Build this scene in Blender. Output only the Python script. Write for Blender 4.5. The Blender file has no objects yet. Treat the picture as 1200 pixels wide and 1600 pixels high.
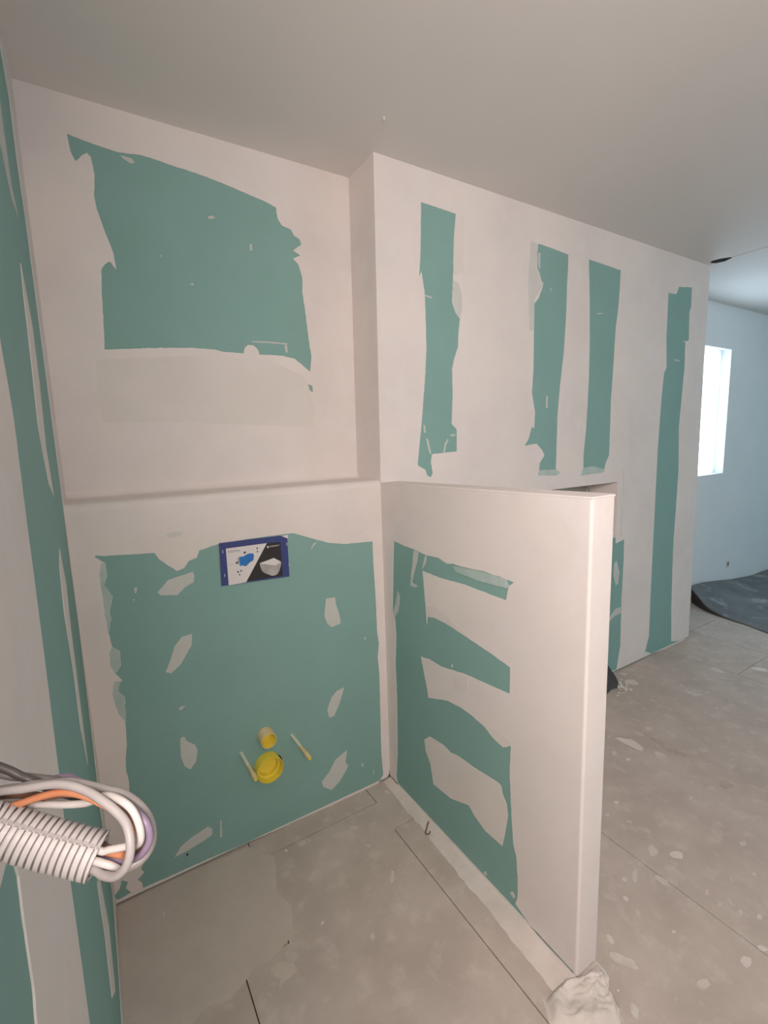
import bpy, bmesh, math, random
from mathutils import Vector, Matrix, noise
from mathutils.geometry import tessellate_polygon

# ------------------------------------------------------------------ camera, world, lights, exposure
scene = bpy.context.scene
COL = scene.collection
cam_data = bpy.data.cameras.new('camera')
cam_data.sensor_fit = 'HORIZONTAL'
cam_data.sensor_width = 36.0
cam_data.lens = 36.0 * 738.76 / 1200.0
cam_data.clip_start = 0.01
cam = bpy.data.objects.new('camera', cam_data)
COL.objects.link(cam)
CR = Vector((0.848906, -0.527621, -0.031225)); CU = Vector((0.103510, 0.108025, 0.988745)); CF = Vector((0.518310, 0.842583, -0.146317))
M = Matrix.Identity(4)
for i in range(3):
    M[i][0] = CR[i]; M[i][1] = CU[i]; M[i][2] = -CF[i]
M[0][3], M[1][3], M[2][3] = 0.06951, -1.47811, 1.33819
cam.matrix_world = M
scene.camera = cam

vs = scene.view_settings
vs.view_transform = 'Standard'
vs.look = 'None'
vs.exposure = 0.17
vs.gamma = 1.0
vs.use_curve_mapping = False

world = bpy.data.worlds.new('World')
scene.world = world
world.use_nodes = True
bg = world.node_tree.nodes['Background']
bg.inputs[0].default_value = (0.86, 0.94, 1.0, 1)
bg.inputs[1].default_value = 4.0

def area(name, loc, direction, sx, sy, watts, col):
    l = bpy.data.lights.new(name, 'AREA')
    l.shape = 'RECTANGLE'; l.size = sx; l.size_y = sy; l.energy = watts; l.color = col
    o = bpy.data.objects.new(name, l); COL.objects.link(o)
    o.location = loc
    o.rotation_euler = Vector(direction).to_track_quat('-Z', 'Y').to_euler()
    return o
# doorway and side window light, plus unseen area lights behind the camera
area('doorway_light', (-0.17, -2.03, 1.78), (1, 1.1, -0.12), 0.78, 0.52, 40, (1.0, 0.865, 0.82))
area('rear_fill_light', (1.0, -3.36, 1.45), (0, 1, 0.0), 1.5, 1.3, 6, (1.0, 0.90, 0.87))  # added fill behind the camera; the rear wall has no window
area('unseen_cool_light', (4.9, -3.36, 1.45), (-0.15, 1, 0.0), 1.5, 1.3, 34, (0.58, 0.83, 1.0))  # unseen cool area light in front of the bare rear wall, no window there
area('side_window_daylight', (4.1, 0.535, 1.49), (0, -1, 0), 0.75, 0.97, 9, (0.56, 0.80, 1.0))

# ------------------------------------------------------------------ traced outlines, in metres on their own surfaces
T = {}
T['up_holes'] = [[[0.1107,2.1971],[0.1401,2.1914],[0.1823,2.1871],[0.2316,2.1829],[0.29,2.1912],[0.3315,2.1887],[0.3805,2.184],[0.4446,2.1798],[0.4978,2.1733],[0.5529,2.1646],[0.6029,2.156],[0.6548,2.147],[0.6966,2.1351],[0.6984,2.1038],[0.7129,2.0819],[0.7448,2.0758],[0.7559,2.0577],[0.7745,2.0502],[0.7818,2.0332],[0.7487,2.0091],[0.7746,1.9965],[0.747,1.9817],[0.7667,1.9642],[0.7784,1.9213],[0.7757,1.8758],[0.7828,1.8083],[0.7903,1.7164],[0.7981,1.6543],[0.7896,1.5999],[0.7629,1.6207],[0.7342,1.6424],[0.6846,1.6508],[0.6043,1.6492],[0.6015,1.6639],[0.587,1.6776],[0.5679,1.6783],[0.5557,1.6679],[0.5505,1.6493],[0.4841,1.6498],[0.4558,1.6549],[0.3866,1.6555],[0.2878,1.6482],[0.207,1.639],[0.1422,1.6324],[0.1469,1.7071],[0.1514,1.7944],[0.1566,1.8562],[0.1665,1.8712],[0.1799,1.8812],[0.195,1.8609],[0.1925,1.9046],[0.1841,1.9335],[0.172,1.9793],[0.1622,2.0187],[0.1593,2.0532],[0.1659,2.107],[0.1625,2.1521],[0.1528,2.1609],[0.1382,2.1486],[0.1233,2.1318],[0.115,2.151],[0.1122,2.1725]],[[0.7722,1.5579],[0.794,1.5522],[0.7969,1.5266],[0.7815,1.5358]]]
T['up_spots'] = [[[0.2355,2.1769],[0.2652,2.1758],[0.2729,2.1659],[0.2608,2.161],[0.2416,2.1697]],[[0.4667,2.0601],[0.4822,2.0666],[0.4922,2.062],[0.4743,2.0531]],[[0.596,2.0003],[0.6045,2.0039],[0.6046,1.9844],[0.5968,1.981]],[[0.3931,1.8486],[0.4089,1.8541],[0.4069,1.8458]],[[0.5826,1.6919],[0.6391,1.6949],[0.7081,1.6944],[0.7078,1.689],[0.6387,1.6897],[0.5823,1.6875]],[[0.6968,1.6859],[0.7069,1.6882],[0.7087,1.6639],[0.7002,1.6617]],[[0.316,1.9203],[0.3218,1.9225],[0.3199,1.9158]]]
T['up_thin'] = [[[0.1173,1.6024],[0.3845,1.6306],[0.6372,1.6342],[0.7723,1.5794],[0.8011,1.4653],[0.7922,1.3998],[0.3665,1.4208],[0.115,1.4221],[0.1114,1.5148]]]
T['r_holes'] = [[[1.1741,2.1841],[1.3367,2.178],[1.3266,2.0923],[1.3203,1.9472],[1.3146,1.8599],[1.3325,1.8215],[1.3537,1.8033],[1.3457,1.7545],[1.3432,1.6991],[1.324,1.6561],[1.3113,1.6137],[1.3129,1.5155],[1.3057,1.4013],[1.3321,1.3794],[1.3311,1.2916],[1.2052,1.2856],[1.2001,1.2537],[1.2082,1.2102],[1.197,1.1951],[1.1811,1.2047],[1.1727,1.2267],[1.1363,1.2463],[1.1438,1.3055],[1.1542,1.3747],[1.1649,1.4573],[1.179,1.5799],[1.1874,1.6808],[1.1861,1.8121],[1.1835,1.8828],[1.1709,1.9511],[1.1596,1.9305],[1.1672,2.0008],[1.1719,2.0949]],[[1.7925,2.1545],[1.8271,2.1544],[1.9938,2.1445],[1.9939,2.0885],[1.99,2.0215],[1.9895,1.9207],[1.9847,1.8181],[1.9776,1.7141],[1.9642,1.6298],[1.9531,1.5381],[1.9436,1.4315],[1.9417,1.3236],[1.9408,1.1848],[1.821,1.188],[1.8255,1.22],[1.8566,1.2543],[1.8399,1.28],[1.8024,1.3094],[1.7613,1.3071],[1.726,1.3012],[1.7506,1.3351],[1.7698,1.3866],[1.7854,1.376],[1.7888,1.4519],[1.7667,1.5332],[1.7746,1.6341],[1.774,1.7988],[1.7736,1.9086],[1.8027,1.9378],[1.8265,1.986],[1.8053,2.0341],[1.7899,2.0571],[1.7884,2.1196]],[[2.1396,2.1485],[2.3929,2.1391],[2.3923,2.0553],[2.3854,1.9662],[2.3696,1.8532],[2.364,1.7022],[2.3584,1.5873],[2.3529,1.5099],[2.3552,1.3928],[2.3547,1.2338],[2.3278,1.195],[2.3191,1.1633],[2.227,1.1843],[2.146,1.1809],[2.143,1.2425],[2.1558,1.3564],[2.1623,1.4692],[2.1669,1.6175],[2.1654,1.7629],[2.1545,1.9747]],[[2.8344,2.0917],[2.9143,2.0944],[2.9402,2.136],[3.0782,2.1521],[3.0831,2.0473],[3.0676,2.019],[3.0787,1.8621],[3.0417,1.8537],[3.0509,1.708],[3.04,1.5701],[3.0272,1.3744],[3.0512,1.1159],[3.0483,0.8954],[3.042,0.701],[3.0481,0.5164],[3.0649,0.2305],[3.0864,0.0318],[3.1618,0.014],[3.2439,0.0079],[3.226,-0.021],[3.0904,-0.0052],[2.9477,0.0038],[2.8654,0.0103],[2.7883,0.0438],[2.8224,0.131],[2.8156,0.4069],[2.8139,0.7028],[2.8123,0.9896],[2.8108,1.2676],[2.8218,1.5376],[2.8334,1.6703],[2.8557,1.6977],[2.8382,1.8658]],[[2.1868,0.8223],[2.3949,0.8068],[2.4358,0.8072],[2.4462,0.7555],[2.5225,0.7687],[2.5271,0.6478],[2.5219,0.4211],[2.5311,0.1489],[2.5039,0.014],[2.2268,0.021]]]
T['r_spots'] = [[[1.1661,1.3988],[1.1748,1.3967],[1.1777,1.3674],[1.1689,1.369]],[[1.1773,1.35],[1.1886,1.3427],[1.1993,1.3036],[1.2025,1.2857],[1.1919,1.2911]],[[1.2601,1.2885],[1.2699,1.3228],[1.2843,1.344],[1.2888,1.3367],[1.2764,1.319],[1.2703,1.2903]],[[1.2986,1.3596],[1.3242,1.3606],[1.3241,1.3533],[1.3013,1.3523]],[[1.1807,1.8722],[1.2172,1.8671],[1.2171,1.8612],[1.1831,1.8661]],[[1.863,1.5219],[1.8736,1.5221],[1.872,1.4664],[1.8613,1.4698]],[[1.811,2.0031],[1.8331,2.0049],[1.8217,1.9789]],[[1.8755,1.9861],[1.8826,1.9903],[1.8812,1.9705]],[[1.7933,2.1204],[1.8081,2.1198],[1.8078,2.0535],[1.7977,2.0614]],[[2.2115,1.9177],[2.2603,1.9245],[2.2606,1.9202],[2.2178,1.9134]],[[2.9268,1.7494],[2.9925,1.7481],[2.9855,1.7396],[2.9328,1.7418]],[[2.9984,1.8583],[3.0604,1.8552],[3.0483,1.8435]],[[2.4597,0.6586],[2.4902,0.5848],[2.483,0.5254],[2.4624,0.5162],[2.434,0.5861],[2.4398,0.6448]],[[2.5145,0.3827],[2.5215,0.3456],[2.4532,0.3388],[2.4058,0.3146],[2.4176,0.3469],[2.4646,0.3803]]]
T['r_thin'] = [[[1.3202,1.9406],[1.3476,1.9311],[1.3639,1.8929],[1.3633,1.8317],[1.3518,1.8066],[1.3343,1.8217],[1.3173,1.8602]],[[1.3384,2.1751],[1.3776,2.1767],[1.3712,1.9746],[1.3222,1.9594],[1.3284,2.0926]],[[1.821,1.188],[1.9408,1.1848],[1.9695,1.1683],[1.9417,1.1552],[1.8164,1.1632]],[[2.146,1.1809],[2.227,1.1843],[2.3191,1.1633],[2.3134,1.1476],[2.1233,1.1436]],[[1.7469,2.1557],[1.7876,2.1537],[1.7879,2.0568],[1.8215,1.9853],[1.7731,1.9278],[1.7681,1.7983],[1.7464,1.7963],[1.733,1.9859]]]
T['b_holes'] = [[[0.0571,1.0597],[0.0753,1.0547],[0.1387,1.0494],[0.2013,1.0445],[0.2138,1.0213],[0.2374,0.9983],[0.2555,0.9817],[0.2758,0.9869],[0.2909,1.0065],[0.314,1.0126],[0.3226,1.0335],[0.3532,1.0398],[0.3796,1.0451],[0.4707,1.0487],[0.5868,1.0487],[0.6214,1.0475],[0.6773,1.0251],[0.743,0.9986],[0.8046,0.9849],[0.8693,0.9809],[0.9238,0.9785],[0.9247,0.8936],[0.9287,0.7773],[0.9313,0.619],[0.9368,0.5774],[0.9293,0.5228],[0.934,0.4562],[0.9322,0.2904],[0.9304,0.1202],[0.9362,0.0262],[0.9089,-0.0032],[0.4895,0.0032],[0.2741,0.0128],[0.0748,0.0167],[0.0742,0.0338],[0.0631,0.0541],[0.0819,0.0683],[0.0746,0.0835],[0.0874,0.1039],[0.0737,0.2092],[0.0703,0.3484],[0.0713,0.3792],[0.0682,0.4115],[0.0682,0.432],[0.0772,0.4946],[0.0804,0.5688],[0.0818,0.5583],[0.0862,0.6363],[0.0725,0.6604],[0.0763,0.6787],[0.0855,0.6904],[0.0699,0.7145],[0.0858,0.734],[0.088,0.7766],[0.0702,0.7956],[0.0663,0.8343],[0.0766,0.8786],[0.0747,0.8976],[0.0863,0.9368],[0.0754,0.9619],[0.0688,0.9723],[0.0783,0.9978],[0.0789,1.0339],[0.0564,1.0532]],[[0.0226,0.0749],[0.038,0.0604],[0.03,0.0432],[0.0428,0.0218],[0.0297,0.0186],[0.0063,0.0163],[-0.0014,0.0346],[0.0161,0.0514]]]
T['b_spots'] = [[[0.1989,0.9283],[0.2295,0.9587],[0.2992,0.9721],[0.3025,0.9576],[0.2986,0.9385],[0.2753,0.9305],[0.2512,0.909],[0.2043,0.9175]],[[0.2509,0.7783],[0.2806,0.781],[0.2767,0.7461],[0.2412,0.6942],[0.2125,0.6729],[0.1979,0.6813],[0.2143,0.7171],[0.2286,0.7537]],[[0.2222,0.5549],[0.2295,0.5602],[0.243,0.5583],[0.2284,0.5485]],[[0.1404,0.9516],[0.1482,0.9525],[0.1446,0.9367],[0.1413,0.9359]],[[0.1341,0.92],[0.1382,0.9201],[0.1358,0.9087]],[[0.7269,0.7994],[0.762,0.7981],[0.7658,0.7654],[0.7774,0.7254],[0.7799,0.6961],[0.7422,0.6901],[0.7274,0.7071],[0.7175,0.739]],[[0.7824,0.448],[0.759,0.3908],[0.7365,0.351],[0.7163,0.3502],[0.7101,0.3838],[0.7283,0.4247],[0.7535,0.4439]],[[0.7828,0.1962],[0.7721,0.151],[0.7839,0.1295],[0.7702,0.1103],[0.7434,0.0803],[0.7092,0.0608],[0.6781,0.0887],[0.6729,0.1114],[0.7051,0.1381],[0.7316,0.1759]],[[0.6786,0.9832],[0.6907,1.0024],[0.7058,1.0073],[0.6862,0.9877]],[[0.8746,0.6213],[0.8813,0.6172],[0.8792,0.6067],[0.875,0.6094]],[[0.8396,0.1146],[0.8484,0.1127],[0.8458,0.095]],[[0.887,0.069],[0.8956,0.0567],[0.895,0.0414]],[[0.2182,0.4583],[0.23,0.4618],[0.2354,0.4436],[0.2592,0.4208],[0.2646,0.3996],[0.2568,0.3642],[0.2386,0.3454],[0.2236,0.3616],[0.2152,0.3977]],[[0.2735,0.1275],[0.2862,0.1123],[0.2832,0.0934],[0.2601,0.085],[0.2107,0.0763],[0.1679,0.0721],[0.189,0.0994],[0.2237,0.1154]],[[0.3113,0.129],[0.3158,0.1269],[0.3132,0.0691],[0.3072,0.071]]]
T['b_thin'] = [[[0.207,1.0835],[0.2707,1.0797],[0.3327,1.0713],[0.3741,1.0658],[0.3773,1.0464],[0.3533,1.0413],[0.3227,1.0344],[0.3132,1.0142],[0.291,1.0079],[0.2759,0.9879],[0.2556,0.9836],[0.2375,0.9992],[0.2148,1.0221],[0.2026,1.0452]],[[0.233,1.0918],[0.255,1.0984],[0.2831,1.0962],[0.2755,1.0848],[0.2449,1.0822]],[[0.0789,1.0339],[0.0775,0.998],[0.0689,0.9732],[0.0761,0.9609],[0.0852,0.937],[0.0735,0.8979],[0.0755,0.8789],[0.0656,0.8345],[0.0634,0.8816],[0.0624,0.9462],[0.0612,1.0009],[0.0677,1.0357]],[[0.0701,0.7947],[0.0871,0.7759],[0.0846,0.7343],[0.0692,0.7147],[0.0608,0.7412],[0.0626,0.7787]],[[0.0846,0.6897],[0.0758,0.6778],[0.0725,0.6604],[0.0853,0.6356],[0.0815,0.5634],[0.0659,0.5938],[0.0561,0.6559],[0.0657,0.6917]]]
T['p_holes'] = [[[-0.0783,0.9873],[-0.144,0.98],[-0.2042,0.978],[-0.2684,0.9703],[-0.3359,0.9738],[-0.378,0.9639],[-0.4052,0.9695],[-0.4569,0.9693],[-0.5401,0.9747],[-0.6101,0.9725],[-0.6478,0.9698],[-0.6296,0.9556],[-0.6209,0.914],[-0.5344,0.9153],[-0.4564,0.917],[-0.3345,0.9106],[-0.2508,0.9133],[-0.2631,0.7978],[-0.2692,0.7347],[-0.2699,0.7599],[-0.3089,0.7695],[-0.3674,0.7688],[-0.4156,0.7635],[-0.4925,0.7538],[-0.5629,0.7449],[-0.6369,0.7324],[-0.6362,0.6557],[-0.5631,0.648],[-0.4538,0.6366],[-0.3426,0.6144],[-0.2736,0.6145],[-0.231,0.6057],[-0.2624,0.506],[-0.2696,0.4725],[-0.3698,0.5098],[-0.4394,0.5191],[-0.4913,0.5167],[-0.5221,0.5118],[-0.5401,0.5099],[-0.575,0.4927],[-0.6139,0.486],[-0.6414,0.5061],[-0.6387,0.4202],[-0.646,0.3002],[-0.6545,0.2112],[-0.666,0.182],[-0.6721,0.1098],[-0.6714,0.0568],[-0.6642,0.0304],[-0.7298,0.0085],[-0.7643,-0.011],[-0.828,-0.0058],[-0.8095,-0.0103],[-0.7576,-0.0115],[-0.5423,-0.0111],[-0.3464,-0.0209],[-0.0589,0.0004],[-0.0492,0.0381],[-0.0619,0.1345],[-0.0689,0.3779],[-0.0659,0.5159],[-0.0767,0.6334],[-0.0702,0.6983],[-0.0565,0.7164]]]
T['p_spots'] = [[[-0.2408,0.3015],[-0.2709,0.3297],[-0.3429,0.3402],[-0.3844,0.3352],[-0.4194,0.3452],[-0.4898,0.3497],[-0.559,0.3598],[-0.5914,0.3646],[-0.6057,0.3611],[-0.6113,0.3394],[-0.6269,0.3183],[-0.6326,0.2841],[-0.6223,0.2249],[-0.6125,0.1747],[-0.5423,0.1706],[-0.4981,0.1863],[-0.4706,0.2053],[-0.3817,0.169],[-0.2892,0.1601],[-0.2738,0.2279],[-0.249,0.2596]],[[-0.2024,0.9752],[-0.2287,0.9726],[-0.2192,0.9362],[-0.2011,0.8973],[-0.1869,0.8585],[-0.2204,0.854],[-0.2076,0.8457],[-0.1777,0.8434],[-0.1838,0.8884],[-0.194,0.9311]],[[-0.2644,0.9671],[-0.2745,0.9666],[-0.2675,0.9412],[-0.247,0.9173]],[[-0.0946,0.8039],[-0.1097,0.7863],[-0.0957,0.7281],[-0.0702,0.6983],[-0.0585,0.717],[-0.0774,0.7447]],[[-0.3919,0.6417],[-0.3976,0.6464],[-0.3974,0.6343],[-0.3932,0.6326]],[[-0.5335,0.0204],[-0.5467,0.0352],[-0.5493,0.0233],[-0.5405,0.0172]],[[-0.6426,0.0473],[-0.6525,0.0595],[-0.6625,0.05],[-0.6565,0.0406]]]
T['p_thin'] = [[[-0.4051,0.9628],[-0.4569,0.9672],[-0.5401,0.9726],[-0.6204,0.9718],[-0.6286,0.9554],[-0.6236,0.9483],[-0.5113,0.9419],[-0.4181,0.9478]],[[-0.2779,0.7624],[-0.2631,0.7953],[-0.3099,0.8112],[-0.375,0.7971],[-0.4551,0.7721],[-0.4925,0.756],[-0.4156,0.7644],[-0.3675,0.7697],[-0.3089,0.7705]],[[-0.3999,0.6162],[-0.4699,0.6365],[-0.4695,0.5807],[-0.406,0.561]],[[-0.5341,0.5113],[-0.5972,0.5271],[-0.6412,0.521],[-0.6414,0.5069],[-0.6139,0.4868],[-0.575,0.4936]]]
T['l_holes'] = [[[-0.1319,2.277],[-0.0992,2.1899],[-0.0216,2.1352],[-0.0351,2.0029],[-0.004,1.8885],[-0.004,1.7724],[-0.004,1.6164],[-0.004,1.4724],[-0.004,1.3101],[-0.004,1.2088],[-0.0189,1.0473],[-0.004,0.8771],[-0.0309,0.7218],[-0.0774,0.5548],[-0.139,0.4088],[-0.1289,0.2492],[-0.0903,0.116],[-0.2142,0.0778],[-0.3062,0.0649],[-0.4478,0.0611],[-0.8787,0.6198],[-0.8895,0.6705],[-0.8813,0.7793],[-0.8772,0.8497],[-0.8473,0.9333],[-0.8367,0.9944],[-0.8206,1.1027],[-0.8104,1.1953],[-0.8005,1.2863],[-0.7874,1.3787],[-0.8057,1.4521],[-0.8158,1.5735]],[[-1.1177,1.0906],[-1.1106,1.06],[-1.1158,1.035],[-1.1191,0.9842],[-1.1275,0.963],[-1.1361,0.9329],[-1.44,0.75],[-1.44,1.12]]]
T['l_spots'] = [[[-0.3227,1.9709],[-0.3287,1.914],[-0.323,1.8265],[-0.2454,1.7971],[-0.3459,1.7864],[-0.4059,1.8185],[-0.4475,1.8392]],[[-0.3531,1.6814],[-0.3134,1.6506],[-0.2675,1.5886],[-0.2832,1.4684],[-0.3401,1.3469],[-0.3033,1.2486],[-0.3874,1.2785],[-0.4501,1.383],[-0.409,1.507],[-0.3832,1.6108]],[[-0.3393,1.1469],[-0.291,1.0599],[-0.3274,0.9695],[-0.3454,0.8308],[-0.3577,0.6794],[-0.4188,0.7954],[-0.4049,0.9003],[-0.4376,1.0386],[-0.3961,1.1247]],[[-0.4576,0.5027],[-0.3876,0.3118],[-0.4502,0.2128],[-0.5458,0.3075],[-0.5127,0.4052],[-0.5242,0.5388]]]
T['f_skim'] = [[[0.0057,-0.0056],[0.0931,0.0003],[0.2327,-0.0031],[0.3928,-0.0127],[0.4229,-0.0652],[0.4533,-0.0965],[0.4163,-0.2263],[0.4384,-0.2887],[0.414,-0.3709],[0.363,-0.392],[0.3302,-0.3987],[0.3031,-0.3901],[0.267,-0.415],[0.2232,-0.4318],[0.17,-0.4169],[0.1378,-0.4338],[-0.0062,-0.3418]],[[0.9437,-0.0525],[0.941,-0.2677],[0.9452,-0.4945],[0.9542,-0.6546],[0.9583,-0.7654],[0.9572,-0.851],[0.9233,-0.8503],[0.8772,-0.7822],[0.8881,-0.7314],[0.8852,-0.6602],[0.8981,-0.6069],[0.9287,-0.5832],[0.9019,-0.5426],[0.914,-0.4436],[0.9185,-0.3151],[0.9251,-0.1904]],[[0.3311,-0.422],[0.3585,-0.4172],[0.3871,-0.4406],[0.3881,-0.4638],[0.3614,-0.4682],[0.347,-0.4673],[0.3313,-0.4822],[0.3461,-0.4582],[0.3331,-0.441]]]
T['heap'] = [[0.9114,-0.8477],[0.9526,-0.8545],[0.9699,-0.8621],[1.0152,-0.8586],[1.0452,-0.8611],[1.0431,-0.8909],[1.0357,-0.9078],[1.0008,-0.9267],[0.9998,-0.9558],[0.9706,-0.9789],[0.8822,-0.9525],[0.8324,-0.8935],[0.8591,-0.8542]]
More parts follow.
